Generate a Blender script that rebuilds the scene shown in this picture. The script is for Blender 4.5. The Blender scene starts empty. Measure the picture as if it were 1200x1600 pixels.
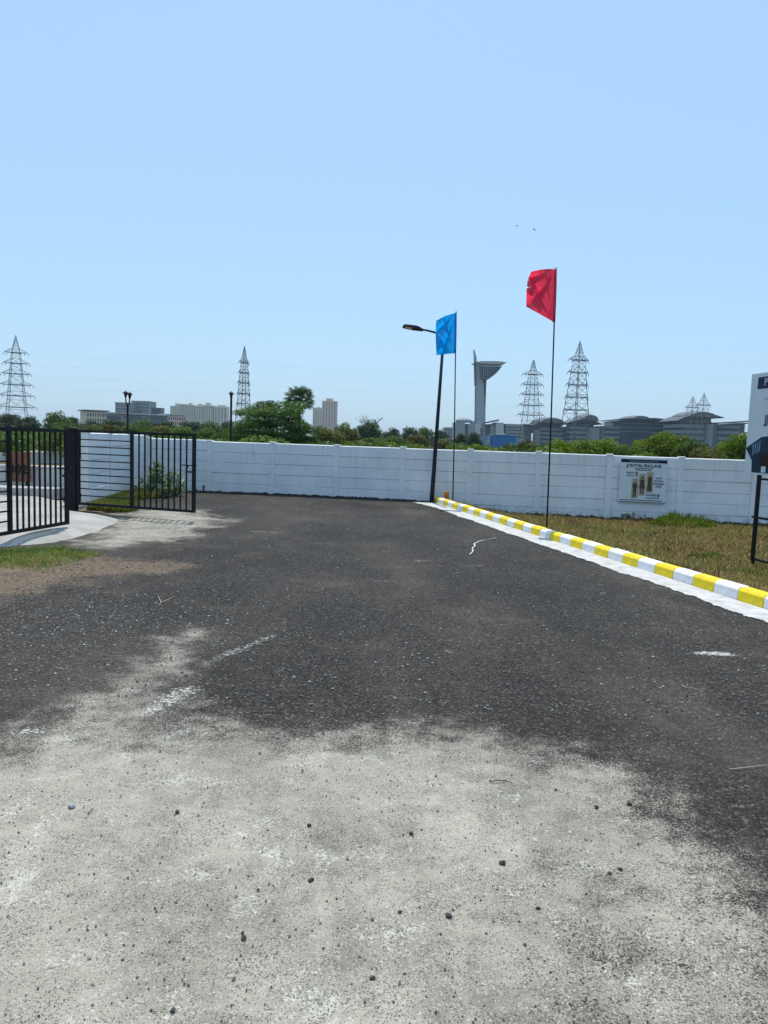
import bpy, bmesh, math, random
import numpy as np
from mathutils import Vector, Matrix

S = bpy.context.scene
C = S.collection
R = math.radians

# ------------------------------------------------------------------ camera
FPX = 1156.0                    # focal length in pixels of the 1200 x 1600 photograph
CAM = Vector((0, 0, 1.67))
PITCH = math.atan2(112.0, FPX)
ROLL = 0.034
_F = Vector((0, math.cos(PITCH), -math.sin(PITCH)))
_R0 = Vector((1, 0, 0))
_U0 = Vector((0, math.sin(PITCH), math.cos(PITCH)))
_R = _R0 * math.cos(ROLL) + _U0 * math.sin(ROLL)
_U = _U0 * math.cos(ROLL) - _R0 * math.sin(ROLL)
cd = bpy.data.cameras.new('camera')
cd.sensor_fit = 'VERTICAL'; cd.sensor_height = 36.0; cd.lens = 36.0 * FPX / 1600.0
cd.clip_start = 0.05; cd.clip_end = 20000
cam = bpy.data.objects.new('camera', cd); C.objects.link(cam)
cam.matrix_world = Matrix(((_R.x, _U.x, -_F.x, CAM.x), (_R.y, _U.y, -_F.y, CAM.y), (_R.z, _U.z, -_F.z, CAM.z), (0, 0, 0, 1)))
S.camera = cam

# ------------------------------------------------------------------ sky, sun, exposure
SUN_ELEV = R(71.0)
SUN_AZ = R(-6.0)                # measured from +Y towards +X
w = bpy.data.worlds.new('World'); S.world = w; w.use_nodes = True
wn = w.node_tree
bg = wn.nodes['Background']
sky = wn.nodes.new('ShaderNodeTexSky'); sky.sky_type = 'NISHITA'; sky.sun_disc = False
sky.sun_elevation = SUN_ELEV; sky.sun_rotation = SUN_AZ
sky.altitude = 100; sky.air_density = 1.2; sky.dust_density = 1.4; sky.ozone_density = 8.0
smix = wn.nodes.new('ShaderNodeMix'); smix.data_type = 'RGBA'; smix.inputs[0].default_value = 0.62   # milky, even midday sky
wn.links.new(sky.outputs[0], smix.inputs[6]); smix.inputs[7].default_value = (2.66, 4.12, 5.5, 1)
wn.links.new(smix.outputs[2], bg.inputs[0]); bg.inputs[1].default_value = 0.15
sd = bpy.data.lights.new('sun', 'SUN'); sd.energy = 3.3; sd.angle = R(0.53); sd.color = (1.0, 0.935, 0.83)
sun = bpy.data.objects.new('sun', sd); C.objects.link(sun)
sdir = Vector((math.sin(SUN_AZ) * math.cos(SUN_ELEV), math.cos(SUN_AZ) * math.cos(SUN_ELEV), math.sin(SUN_ELEV)))
sun.rotation_euler = (-sdir).to_track_quat('-Z', 'Y').to_euler(); sun.location = (0, 0, 60)
S.view_settings.view_transform = 'Standard'; S.view_settings.look = 'None'
S.view_settings.exposure = 0.25; S.view_settings.gamma = 1.0; S.view_settings.use_curve_mapping = False
S.render.engine = 'CYCLES'

# ------------------------------------------------------------------ placing helpers
def ray(px, py):
    return _F + _R * ((px - 600.0) / FPX) - _U * ((py - 800.0) / FPX)
def at(px, py, Y):              # the point seen at a pixel, Y metres ahead
    d = ray(px, py); return CAM + d * (Y / d.y)
def G(px, py, z=0.0):           # the point of the ground seen at a pixel
    d = ray(px, py); return CAM + d * ((z - CAM.z) / d.z)

rng = np.random.default_rng(11)
rnd = random.Random(5)

# ------------------------------------------------------------------ materials
class NT:
    def __init__(s, name):
        s.m = bpy.data.materials.new(name); s.m.use_nodes = True
        s.t = s.m.node_tree; s.b = s.t.nodes['Principled BSDF']; s.out = s.t.nodes['Material Output']
    def n(s, typ, ins=None, **kw):
        nd = s.t.nodes.new('ShaderNode' + typ)
        for k, v in kw.items(): setattr(nd, k, v)
        for k, v in (ins or {}).items():
            if isinstance(v, bpy.types.NodeSocket): s.t.links.new(v, nd.inputs[k])
            elif v is not None: nd.inputs[k].default_value = v
        return nd
    def link(s, a, b): s.t.links.new(a, b)
    def math(s, op, a, b=0.0, c=None, clamp=False):
        nd = s.n('Math', {0: a, 1: b}, operation=op, use_clamp=clamp)
        if c is not None:
            if isinstance(c, bpy.types.NodeSocket): s.link(c, nd.inputs[2])
            else: nd.inputs[2].default_value = c
        return nd.outputs[0]
    def mix(s, f, a, b, blend='MIX'):
        nd = s.n('Mix', data_type='RGBA', blend_type=blend)
        for i, v in ((0, f), (6, a), (7, b)):
            if isinstance(v, bpy.types.NodeSocket): s.link(v, nd.inputs[i])
            elif i == 0: nd.inputs[i].default_value = v
            else: nd.inputs[i].default_value = (*v, 1) if len(v) == 3 else v
        return nd.outputs[2]
    def ramp(s, f, stops, interp='LINEAR'):
        nd = s.n('ValToRGB', {0: f}); cr = nd.color_ramp; cr.interpolation = interp
        while len(cr.elements) < len(stops): cr.elements.new(0.5)
        for e, (p, c) in zip(cr.elements, stops):
            e.position = p; e.color = (c, c, c, 1) if isinstance(c, (int, float)) else (*c, 1)
        return nd.outputs[0]
    def noise(s, scale, vec=None, detail=4, rough=0.55, dist=0.0):
        return s.n('TexNoise', {'Vector': vec, 'Scale': scale, 'Detail': detail, 'Roughness': rough, 'Distortion': dist}).outputs[0]
    def smooth(s, f, a, b):
        return s.n('MapRange', {0: f, 1: a, 2: b, 3: 0.0, 4: 1.0}, interpolation_type='SMOOTHSTEP').outputs[0]
    def pos(s): return s.n('NewGeometry').outputs['Position']
    def obj(s): return s.n('TexCoord').outputs['Object']
    def rand(s): return s.n('ObjectInfo').outputs['Random']
    def bump(s, h, strength=0.3, dist=0.01):
        nd = s.n('Bump', {'Height': h, 'Strength': strength, 'Distance': dist})
        s.link(nd.outputs[0], s.b.inputs['Normal'])

MATS = {}
def paint(name, col, rough=0.6, var=0.12, scale=6.0, metal=0.0, bump=0.0, bscale=40.0, dirt=None, obj=True, spec=0.35):
    if name in MATS: return MATS[name]
    k = NT(name); v = k.obj() if obj else k.pos()
    nz = k.noise(scale, v, 5)
    c2 = tuple(x * (1 - var) for x in col); c1 = tuple(min(1, x * (1 + var)) for x in col)
    c = k.ramp(nz, [(0.3, c2), (0.7, c1)])
    if dirt:
        dz = k.smooth(k.noise(scale * 0.35, v, 6, 0.65), 0.52, 0.72)
        c = k.mix(k.math('MULTIPLY', dz, dirt[1]), c, dirt[0])
    k.link(c, k.b.inputs['Base Color'])
    k.b.inputs['Roughness'].default_value = rough; k.b.inputs['Metallic'].default_value = metal; k.b.inputs['Specular IOR Level'].default_value = spec
    if bump: k.bump(k.noise(bscale, v, 4), bump, 0.01)
    MATS[name] = k.m
    return k.m

def road_material():
    k = NT('asphalt'); p = k.pos()
    a_d = k.n('Attribute', attribute_name='dust').outputs['Fac']
    a_s = k.n('Attribute', attribute_name='soil').outputs['Fac']
    a_w = k.n('Attribute', attribute_name='splash').outputs['Fac']
    v1 = k.n('TexVoronoi', {'Vector': p, 'Scale': 115.0})
    sep = k.n('SeparateColor', {0: v1.outputs['Color']})
    v0 = k.n('TexVoronoi', {'Vector': p, 'Scale': 55.0, 'Randomness': 1.0}); sep0 = k.n('SeparateColor', {0: v0.outputs['Color']})
    chip = k.ramp(sep.outputs[0], [(0.0, (0.012, 0.0105, 0.009)), (0.5, (0.029, 0.0255, 0.022)), (0.80, (0.058, 0.051, 0.044)), (0.94, (0.095, 0.086, 0.077)), (1.0, (0.19, 0.176, 0.158))])
    big = k.ramp(k.noise(0.45, p, 5, 0.6), [(0.3, 0.58), (0.7, 1.12)])
    asph = k.mix(1.0, chip, big, 'MULTIPLY')
    chip0 = k.ramp(sep0.outputs[0], [(0.0, 0.55), (0.6, 0.9), (0.9, 1.25), (1.0, 2.4)])
    asph = k.mix(1.0, asph, chip0, 'MULTIPLY')
    worn = k.n('VectorMath', {0: p, 1: (0.55, 0.16, 1.0)}, operation='MULTIPLY').outputs[0]
    asph = k.mix(k.math('MULTIPLY', k.smooth(k.noise(1.0, worn, 6, 0.62), 0.44, 0.68), 0.28), asph, (0.125, 0.108, 0.09))
    # sparse light blotches of old cement left on the asphalt
    bl = k.smooth(k.noise(2.1, p, 7, 0.66), 0.655, 0.74)
    asph = k.mix(k.math('MULTIPLY', bl, 0.45), asph, (0.30, 0.28, 0.25))
    # brownish fine grit between the stones
    gr = k.smooth(k.noise(0.8, p, 6, 0.7), 0.5, 0.75)
    asph = k.mix(k.math('MULTIPLY', gr, 0.22), asph, (0.20, 0.165, 0.13))
    # pale cement dust over it
    fine = k.noise(120.0, p, 3, 0.65); mid = k.noise(5.0, p, 6, 0.65); low = k.noise(1.3, p, 5, 0.6)
    s = k.math('ADD', a_d, k.math('MULTIPLY', k.math('SUBTRACT', fine, 0.5), 0.95))
    s = k.math('ADD', s, k.math('MULTIPLY', k.math('SUBTRACT', mid, 0.5), 0.85))
    s = k.math('ADD', s, k.math('MULTIPLY', k.math('SUBTRACT', low, 0.5), 0.55))
    s = k.math('ADD', s, k.math('MULTIPLY', k.math('SUBTRACT', sep.outputs[1], 0.5), 0.16))
    f = k.math('MULTIPLY', k.smooth(s, 0.34, 0.74), k.smooth(a_d, 0.03, 0.2))
    dcol = k.ramp(k.math('ADD', k.math('MULTIPLY', k.noise(1.9, p, 8, 0.7), 0.55), k.math('MULTIPLY', k.noise(8.0, p, 7, 0.75), 0.45)), [(0.3, (0.135, 0.127, 0.107)), (0.43, (0.205, 0.192, 0.158)), (0.53, (0.295, 0.276, 0.226)), (0.68, (0.38, 0.355, 0.292))])
    dcol = k.mix(k.math('MULTIPLY', k.smooth(k.noise(1.1, p, 4), 0.46, 0.66), 0.6), dcol, (0.295, 0.27, 0.22))
    dcol = k.mix(1.0, dcol, k.ramp(k.noise(0.9, p, 6, 0.6), [(0.32, 0.92), (0.68, 1.34)]), 'MULTIPLY')
    wz = k.math('ADD', k.math('MULTIPLY', k.noise(3.3, p, 7, 0.75), 0.6), k.math('MULTIPLY', k.noise(60.0, p, 4, 0.65), 0.4))
    dcol = k.mix(k.math('MULTIPLY', k.smooth(wz, 0.545, 0.615), 0.75), dcol, (0.56, 0.54, 0.48))
    v2 = k.n('TexVoronoi', {'Vector': p, 'Scale': 230.0})
    s2 = k.n('SeparateColor', {0: v2.outputs['Color']})
    thr = k.ramp(k.noise(4.5, p, 6, 0.65), [(0.38, 0.97), (0.62, 0.70)])
    dk = k.math('GREATER_THAN', s2.outputs[0], thr)
    dcol = k.mix(k.math('MULTIPLY', dk, 0.72), dcol, (0.06, 0.058, 0.055))
    dcol = k.mix(k.math('MULTIPLY', k.math('GREATER_THAN', s2.outputs[1], 0.93), 0.5), dcol, (0.58, 0.57, 0.54))
    col = k.mix(f, asph, dcol)
    # brown soil
    ss = k.math('ADD', a_s, k.math('MULTIPLY', k.math('SUBTRACT', k.noise(14.0, p, 7, 0.8), 0.5), 1.9))
    ss = k.math('ADD', ss, k.math('MULTIPLY', k.math('SUBTRACT', k.noise(2.2, p, 5, 0.6), 0.5), 1.6))
    scol = k.ramp(k.noise(22.0, p, 5, 0.7), [(0.3, (0.07, 0.052, 0.036)), (0.5, (0.16, 0.12, 0.082)), (0.7, (0.29, 0.23, 0.165))])
    fs = k.math('MULTIPLY', k.smooth(ss, 0.3, 0.95), k.smooth(a_s, 0.04, 0.25))
    col = k.mix(k.math('MULTIPLY', fs, 0.8), col, scol)
    # splashed lime and cement
    sw = k.math('ADD', a_w, k.math('MULTIPLY', k.math('SUBTRACT', k.noise(30.0, p, 6, 0.8), 0.5), 2.2))
    fw = k.math('MULTIPLY', k.smooth(sw, 0.42, 0.62), k.smooth(a_w, 0.05, 0.3))
    col = k.mix(k.math('MULTIPLY', fw, 0.85), col, (0.55, 0.54, 0.50))
    k.link(col, k.b.inputs['Base Color']); k.b.inputs['Roughness'].default_value = 0.93
    k.b.inputs['Specular IOR Level'].default_value = 0.25
    hgt = k.math('SUBTRACT', k.math('MULTIPLY', v1.outputs['Distance'], -1.0), k.math('MULTIPLY', f, 0.2))
    hgt = k.math('ADD', hgt, k.math('MULTIPLY', k.noise(25.0, p, 4), 0.8))
    k.bump(hgt, 0.5, 0.006)
    return k.m

def leaf_material(name, cols, transl=0.35, rough=0.55):
    k = NT(name)
    t = k.n('Attribute', attribute_name='tint').outputs['Fac']
    c = k.ramp(t, [(i / (len(cols) - 1), cc) for i, cc in enumerate(cols)])
    rv = k.n('HueSaturation', {'Hue': 0.5, 'Saturation': 1.0, 'Value': k.math('ADD', k.math('MULTIPLY', k.rand(), 0.5), 0.75), 'Color': c})
    k.link(rv.outputs[0], k.b.inputs['Base Color']); k.b.inputs['Roughness'].default_value = rough
    k.b.inputs['Specular IOR Level'].default_value = 0.3
    tr = k.n('BsdfTranslucent', {'Color': k.mix(1.0, rv.outputs[0], (1.25, 1.35, 0.6), 'MULTIPLY')})
    ms = k.n('MixShader', {0: transl, 1: k.b.outputs[0], 2: tr.outputs[0]})
    k.link(ms.outputs[0], k.out.inputs[0])
    return k.m

# ------------------------------------------------------------------ mesh builder
class MB:
    def __init__(s): s.v = []; s.f = []
    def add(s, vs, fs):
        o = len(s.v); s.v += [tuple(x) for x in vs]; s.f += [tuple(i + o for i in f) for f in fs]; return s
    def box(s, c, d, rot=None):
        x, y, z = d[0] / 2, d[1] / 2, d[2] / 2
        vs = [Vector(q) for q in ((-x,-y,-z),(x,-y,-z),(x,y,-z),(-x,y,-z),(-x,-y,z),(x,-y,z),(x,y,z),(-x,y,z))]
        if rot is not None: vs = [rot @ q for q in vs]
        return s.add([q + Vector(c) for q in vs], [(0,3,2,1),(4,5,6,7),(0,1,5,4),(1,2,6,5),(2,3,7,6),(3,0,4,7)])
    def bar(s, a, b, r, n=4, r2=None):
        return s.tube([a, b], [r, r if r2 is None else r2], n)
    def tube(s, pts, rad, n=8, cap=True):
        pts = [Vector(p) for p in pts]
        if not isinstance(rad, (list, tuple)): rad = [rad] * len(pts)
        rings = []; ref = None
        for i, p in enumerate(pts):
            t = (pts[min(i + 1, len(pts) - 1)] - pts[max(i - 1, 0)]).normalized()
            if ref is None:
                ref = Vector((0, 0, 1)) if abs(t.z) < 0.9 else Vector((1, 0, 0))
            a = (ref - t * ref.dot(t)).normalized(); b = t.cross(a); ref = a
            rings.append([p + (a * math.cos(2 * math.pi * (j + 0.5) / n) + b * math.sin(2 * math.pi * (j + 0.5) / n)) * rad[i] for j in range(n)])
        vs = [q for r_ in rings for q in r_]; fs = []
        for i in range(len(pts) - 1):
            for j in range(n):
                fs.append((i * n + j, i * n + (j + 1) % n, (i + 1) * n + (j + 1) % n, (i + 1) * n + j))
        if cap:
            fs.append(tuple(range(n - 1, -1, -1))); fs.append(tuple((len(pts) - 1) * n + j for j in range(n)))
        return s.add(vs, fs)
    def prism(s, outline, a, b):        # outline of (x, z), extruded along y from a to b
        n = len(outline)
        vs = [(x, a, z) for x, z in outline] + [(x, b, z) for x, z in outline]
        ar = sum(outline[i][0] * outline[(i + 1) % n][1] - outline[(i + 1) % n][0] * outline[i][1] for i in range(n))
        fr, bk = tuple(range(n)), tuple(range(2 * n - 1, n - 1, -1))
        sd = [(i, i + n, (i + 1) % n + n, (i + 1) % n) for i in range(n)]
        if ar < 0: fr, bk, sd = fr[::-1], bk[::-1], [q[::-1] for q in sd]
        return s.add(vs, [fr, bk] + sd)
    def lathe(s, prof, n=16, c=(0, 0, 0)):
        vs = []; fs = []
        for r_, z in prof:
            for j in range(n): vs.append((c[0] + r_ * math.cos(2 * math.pi * j / n), c[1] + r_ * math.sin(2 * math.pi * j / n), c[2] + z))
        for i in range(len(prof) - 1):
            for j in range(n): fs.append((i * n + j, i * n + (j + 1) % n, (i + 1) * n + (j + 1) % n, (i + 1) * n + j))
        fs.append(tuple(range(n - 1, -1, -1))); fs.append(tuple((len(prof) - 1) * n + j for j in range(n)))
        return s.add(vs, fs)
    def mesh(s, name, bevel=0.0, smooth=False, seg=1):
        me = bpy.data.meshes.new(name); me.from_pydata(s.v, [], s.f)
        if bevel:
            bm = bmesh.new(); bm.from_mesh(me)
            bmesh.ops.bevel(bm, geom=list(bm.edges), offset=bevel, segments=seg, affect='EDGES', profile=0.5, clamp_overlap=True)
            bm.to_mesh(me); bm.free()
        if smooth: me.shade_smooth()
        me.validate(); me.update(); return me
    def build(s, name, m, parent=None, bevel=0.0, smooth=False, loc=(0, 0, 0), seg=1):
        return mk(name, s.mesh(name, bevel, smooth, seg), m, parent, loc)

def mk(name, me, m, parent=None, loc=(0, 0, 0), rot=None):
    o = bpy.data.objects.new(name, me); C.objects.link(o); o.location = loc
    if rot is not None: o.rotation_euler = rot
    if m is not None and len(me.materials) == 0: me.materials.append(m)
    if parent is not None: o.parent = parent
    return o
def tag(o, label=None, cat=None, group=None, kind=None):
    if label: o['label'] = label
    if cat: o['category'] = cat
    if group: o['group'] = group
    if kind: o['kind'] = kind
    return o
def thing(name, label, cat, loc=(0, 0, 0), rz=0.0, group=None):
    o = bpy.data.objects.new(name, None); C.objects.link(o); o.empty_display_size = 0.2
    o.location = loc; o.rotation_euler = (0, 0, rz)
    return tag(o, label, cat, group)
def copy_thing(src, loc, rz=0.0, sc=None, label=None, group=None):
    r = src.copy(); C.objects.link(r); r.location = loc; r.rotation_euler = (0, 0, rz)
    if sc is not None: r.scale = sc
    if label: r['label'] = label
    if group: r['group'] = group
    for ch in list(src.children):
        c = ch.copy(); C.objects.link(c); c.parent = r
        for g in list(ch.children):
            d = g.copy(); C.objects.link(d); d.parent = c
    return r
def grid_mesh(name, xs, ys, zf, attrs=None, keep=None):
    X, Y = np.meshgrid(xs, ys); Z = zf(X, Y)
    nx, ny = len(xs), len(ys)
    co = np.stack([X, Y, Z], -1).reshape(-1, 3)
    i = np.arange(nx * ny).reshape(ny, nx)
    q = np.stack([i[:-1, :-1], i[:-1, 1:], i[1:, 1:], i[1:, :-1]], -1).reshape(-1, 4)
    if keep is not None:
        cx = co[q].mean(1); q = q[keep(cx[:, 0], cx[:, 1])]
        used = np.zeros(len(co), bool); used[q.ravel()] = True
        mp = np.cumsum(used) - 1; co = co[used]; q = mp[q]
    me = bpy.data.meshes.new(name)
    me.vertices.add(len(co)); me.vertices.foreach_set('co', co.astype(np.float32).ravel())
    me.loops.add(q.size); me.loops.foreach_set('vertex_index', q.astype(np.int32).ravel())
    me.polygons.add(len(q)); me.polygons.foreach_set('loop_start', np.arange(0, q.size, 4, dtype=np.int32))
    for an, fn in (attrs or {}).items():
        at_ = me.attributes.new(an, 'FLOAT', 'POINT'); at_.data.foreach_set('value', fn(co[:, 0], co[:, 1]).astype(np.float32))
    me.update(calc_edges=True); me.shade_smooth()
    return me
def quads_mesh(name, V, tint=None, nper=4):
    n = len(V) // nper
    me = bpy.data.meshes.new(name)
    me.vertices.add(len(V)); me.vertices.foreach_set('co', V.astype(np.float32).ravel())
    me.loops.add(n * nper); me.loops.foreach_set('vertex_index', np.arange(n * nper, dtype=np.int32))
    me.polygons.add(n); me.polygons.foreach_set('loop_start', np.arange(0, n * nper, nper, dtype=np.int32))
    if tint is not None:
        a = me.attributes.new('tint', 'FLOAT', 'POINT'); a.data.foreach_set('value', np.repeat(tint, nper).astype(np.float32))
    me.update(calc_edges=True)
    return me
def sdist(X, Y, poly):          # signed distance to a polygon, positive inside
    P = np.array([(p[0], p[1]) for p in poly]); n = len(P)
    d = np.full(X.shape, 1e9); ins = np.zeros(X.shape, bool)
    for i in range(n):
        a, b = P[i], P[(i + 1) % n]; e = b - a
        t = np.clip(((X - a[0]) * e[0] + (Y - a[1]) * e[1]) / max(1e-9, e @ e), 0, 1)
        d = np.minimum(d, np.hypot(X - a[0] - t * e[0], Y - a[1] - t * e[1]))
        c = (a[1] > Y) != (b[1] > Y)
        with np.errstate(divide='ignore', invalid='ignore'):
            ins ^= c & (X < (b[0] - a[0]) * (Y - a[1]) / (b[1] - a[1] + 1e-12) + a[0])
    return np.where(ins, d, -d)
def sstep(a, b, x):
    t = np.clip((x - a) / (b - a), 0, 1); return t * t * (3 - 2 * t)
def wob(X, Y, s, seed):         # cheap smooth noise, about -1..1
    g = np.random.default_rng(seed); o = 0
    for i in range(6):
        k = s * (1.0 + 0.9 * i); a = g.uniform(0, 6.28); ph = g.uniform(0, 6.28)
        o = o + np.sin((X * math.cos(a) + Y * math.sin(a)) * k + ph + 1.7 * np.sin((X * math.sin(a) - Y * math.cos(a)) * k * 0.6 + ph)) / (1 + 0.6 * i)
    return o / 2.6

M_ROAD = road_material()
M_CONC = paint('concrete', (0.36, 0.352, 0.325), 0.9, 0.22, 1.6, bump=0.35, bscale=60, dirt=((0.24, 0.23, 0.21), 0.55), obj=False)
M_BLACK = paint('black_steel', (0.010, 0.011, 0.014), 0.5, 0.3, 8, bump=0.05)
M_BLACK.node_tree.nodes['Principled BSDF'].inputs['Specular IOR Level'].default_value = 0.15
M_LAMP = paint('dark_grey_steel', (0.014, 0.017, 0.024), 0.5, 0.25, 7)
M_LAMP.node_tree.nodes['Principled BSDF'].inputs['Specular IOR Level'].default_value = 0.2
M_STEEL = paint('galvanised_steel', (0.12, 0.125, 0.13), 0.6, 0.15, 2)

# ================================================================== THE SETTING
def ground_mat():
    k = NT('field_earth'); p = k.pos()
    c = k.ramp(k.noise(0.08, p, 6, 0.65), [(0.3, (0.06, 0.085, 0.03)), (0.5, (0.11, 0.12, 0.05)), (0.72, (0.2, 0.165, 0.1))])
    k.link(c, k.b.inputs['Base Color']); k.b.inputs['Roughness'].default_value = 0.95
    return k.m
gx = np.concatenate([-np.geomspace(9000, 30, 26), np.linspace(-25, 25, 11), np.geomspace(30, 9000, 26)])
gme = grid_mesh('ground', gx, gx, lambda X, Y: -0.5 + 0.0 * X)
tag(mk('ground', gme, ground_mat()), kind='structure')

# kerb line: far end against the wall, near end beyond the right edge of the frame
KE = Vector((1.37, 20.42, 0)); KD = Vector((0.2128, -0.977, 0)).normalized(); KN = Vector((-KD.y, KD.x, 0))   # KN points to the verge
if KN.x < 0: KN = -KN
def kdist(X, Y):                # distance behind the kerb's road-side face
    return (X - KE.x) * KN.x + (Y - KE.y) * KN.y

def poly(pts): return [G(*p) for p in pts]
D1 = poly([(-60, 1190), (60, 1165), (150, 1150), (230, 1140), (330, 1150), (430, 1160), (520, 1165), (640, 1155), (740, 1165), (820, 1190), (900, 1215), (960, 1250), (1000, 1310), (1000, 1400), (970, 1500), (930, 1600)]) + [Vector((0.55, 0.6)), Vector((0.1, -5)), Vector((-7, -5)), Vector((-6, 1)), Vector((-4, 3.2))]
D2 = poly([(-60, 1170), (40, 1120), (110, 1085), (180, 1040), (225, 1000), (300, 972), (350, 985), (325, 1030), (290, 1075), (330, 1110), (420, 1130), (560, 1130), (640, 1125), (760, 1135), (840, 1160), (960, 1180), (1050, 1220), (1090, 1280), (1200, 1330), (1300, 1500)]) + [Vector((1.6, 0.6)), Vector((1.2, -5)), Vector((-7, -5)), Vector((-6, 1)), Vector((-4.2, 3.4))]
D3 = poly([(215, 795), (315, 797), (345, 812), (315, 832), (250, 848), (190, 856), (150, 858), (110, 856)])
SOIL = poly([(-120, 868), (0, 872), (100, 872), (150, 868), (220, 876), (300, 883), (260, 890), (180, 897), (120, 907), (60, 922), (0, 935), (-120, 960)])
def dust(X, Y):
    n1 = wob(X, Y, 2.3, 3) * 0.16 + wob(X, Y, 6.0, 4) * 0.07
    a = sstep(-0.8, 0.6, sdist(X, Y, D1) + n1) * 0.95
    b = sstep(-0.55, 0.45, sdist(X, Y, D2) + n1) * 0.62
    c = sstep(-1.0, 0.6, sdist(X, Y, D3) + n1 * 2) * 0.72
    return np.maximum(np.maximum(a, b), c)
def soil(X, Y):
    return sstep(-0.6, 0.4, sdist(X, Y, SOIL) + wob(X, Y, 2.5, 9) * 0.2 + wob(X, Y, 8.0, 10) * 0.08)
SPL = [((335, 1030), (425, 993), 0.055, 0.75), ((238, 1112), (288, 1078), 0.09, 0.8), ((600, 1088), (640, 1091), 0.04, 0.6), ((1092, 1020), (1146, 1022), 0.055, 1.0),
       ((30, 1143), (60, 1141), 0.05, 0.8), ((585, 908), (620, 908), 0.05, 0.6), ((392, 830), (440, 832), 0.08, 0.7), ((720, 884), (750, 884), 0.05, 0.7), ((650, 876), (668, 876), 0.06, 0.7),
       ((600, 861), (625, 863), 0.06, 0.6), ((250, 855), (330, 852), 0.07, 0.5), ((245, 1225), (330, 1215), 0.035, 0.7), ((420, 1330), (440, 1345), 0.05, 0.8), ((20, 1340), (90, 1270), 0.06, 0.7)]
def splash(X, Y):
    o = np.zeros_like(X)
    for a, b, r_, v in SPL:
        a = G(*a); b = G(*b); e = np.array([b.x - a.x, b.y - a.y])
        t = np.clip(((X - a.x) * e[0] + (Y - a.y) * e[1]) / (e @ e), 0, 1)
        d = np.hypot(X - a.x - t * e[0], Y - a.y - t * e[1])
        o = np.maximum(o, 0.62 * v * (1 - sstep(r_ * 0.1, r_ * 2.2, d + 0.5 * r_ * wob(X, Y, 12, 5))))
    return o
rx = np.concatenate([np.arange(-16, -7, 0.4), np.arange(-7, 6.6, 0.055)])
ry = np.concatenate([np.arange(-6, 1.5, 0.25), np.arange(1.5, 9, 0.04), np.arange(9, 22.6, 0.07)])
rme = grid_mesh('road', rx, ry, lambda X, Y: 0.0025 * wob(X, Y, 1.1, 21) + 0.0015 * wob(X, Y, 4, 22), {'dust': dust, 'soil': soil, 'splash': splash},
                keep=lambda x, y: (kdist(x, y) < 0.06) & (y < 21.85 - 0.127 * (x + 6.89)))
road = tag(mk('road', rme, M_ROAD), kind='structure')

# cement-filled crack
k = MB(); cp = [G(*q, 0.014) for q in ((734, 866), (739, 861), (738, 856), (742, 853), (741, 849), (748, 846), (754, 844), (763, 842.5), (776, 840))]
for a, b in zip(cp[:-1], cp[1:]):
    t = (b - a).normalized(); n_ = Vector((-t.y, t.x, 0)) * rnd.uniform(0.003, 0.012)
    k.add([a - n_, b - n_ * 0.8, b + n_ * 0.8, a + n_], [(0, 1, 2, 3)])
M_LIME = paint('lime_white', (0.66, 0.655, 0.63), 0.9, 0.12, 9, dirt=((0.30, 0.29, 0.27), 0.8), bump=0.3, bscale=30, obj=False)
k.build('cement_crack', M_LIME, road)

# white lime strip in front of the kerb
def gut_mat():
    k = NT('lime_strip'); p = k.pos()
    e = k.n('Attribute', attribute_name='edge').outputs['Fac']
    s = k.math('ADD', e, k.math('MULTIPLY', k.math('SUBTRACT', k.noise(7.0, p, 7, 0.7), 0.5), 1.2))
    f = k.smooth(s, 0.36, 0.5)
    c = k.ramp(k.noise(5.0, p, 6, 0.7), [(0.3, (0.33, 0.325, 0.31)), (0.48, (0.50, 0.495, 0.48)), (0.7, (0.62, 0.615, 0.60))])
    sp = k.smooth(k.noise(26.0, p, 4, 0.6), 0.60, 0.68)
    c = k.mix(k.math('MULTIPLY', sp, 0.7), c, (0.24, 0.23, 0.21))
    k.link(c, k.b.inputs['Base Color']); k.b.inputs['Roughness'].default_value = 0.95
    tb = k.n('BsdfTransparent'); ms = k.n('MixShader', {0: f, 1: tb.outputs[0], 2: k.b.outputs[0]}); k.link(ms.outputs[0], k.out.inputs[0])
    k.bump(k.noise(30, p, 4), 0.4, 0.008)
    return k.m
L = 26.0; sx = np.arange(0, L, 0.07); sy = np.linspace(0, 1, 12)
SX, SY = np.meshgrid(sx, sy)
wd = 0.52 + 0.06 * wob(sx, sx * 0, 1.3, 5) + 0.03 * wob(sx, sx * 0, 5, 6) + 0.22 * np.exp(-(sx / 0.9) ** 2)
PX = KE.x + KD.x * SX - KN.x * SY * wd; PY = KE.y + KD.y * SX - KN.y * SY * wd
gme = grid_mesh('lime_strip', sx, sy, lambda X, Y: 0.004 + 0.001 * wob(X, Y * 0.4, 3, 8) - 0.001 * Y ** 3, {'edge': lambda x, y: 1 - sstep(0.55, 1.05, y)})
co = np.empty(len(gme.vertices) * 3, np.float32); gme.vertices.foreach_get('co', co); co = co.reshape(-1, 3)
co[:, 0] = PX.ravel(); co[:, 1] = PY.ravel(); co[:, 2] += 0.006; gme.vertices.foreach_set('co', co.ravel()); gme.update()
gme.flip_normals()
tag(mk('gutter_strip', gme, gut_mat()), kind='structure')

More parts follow.
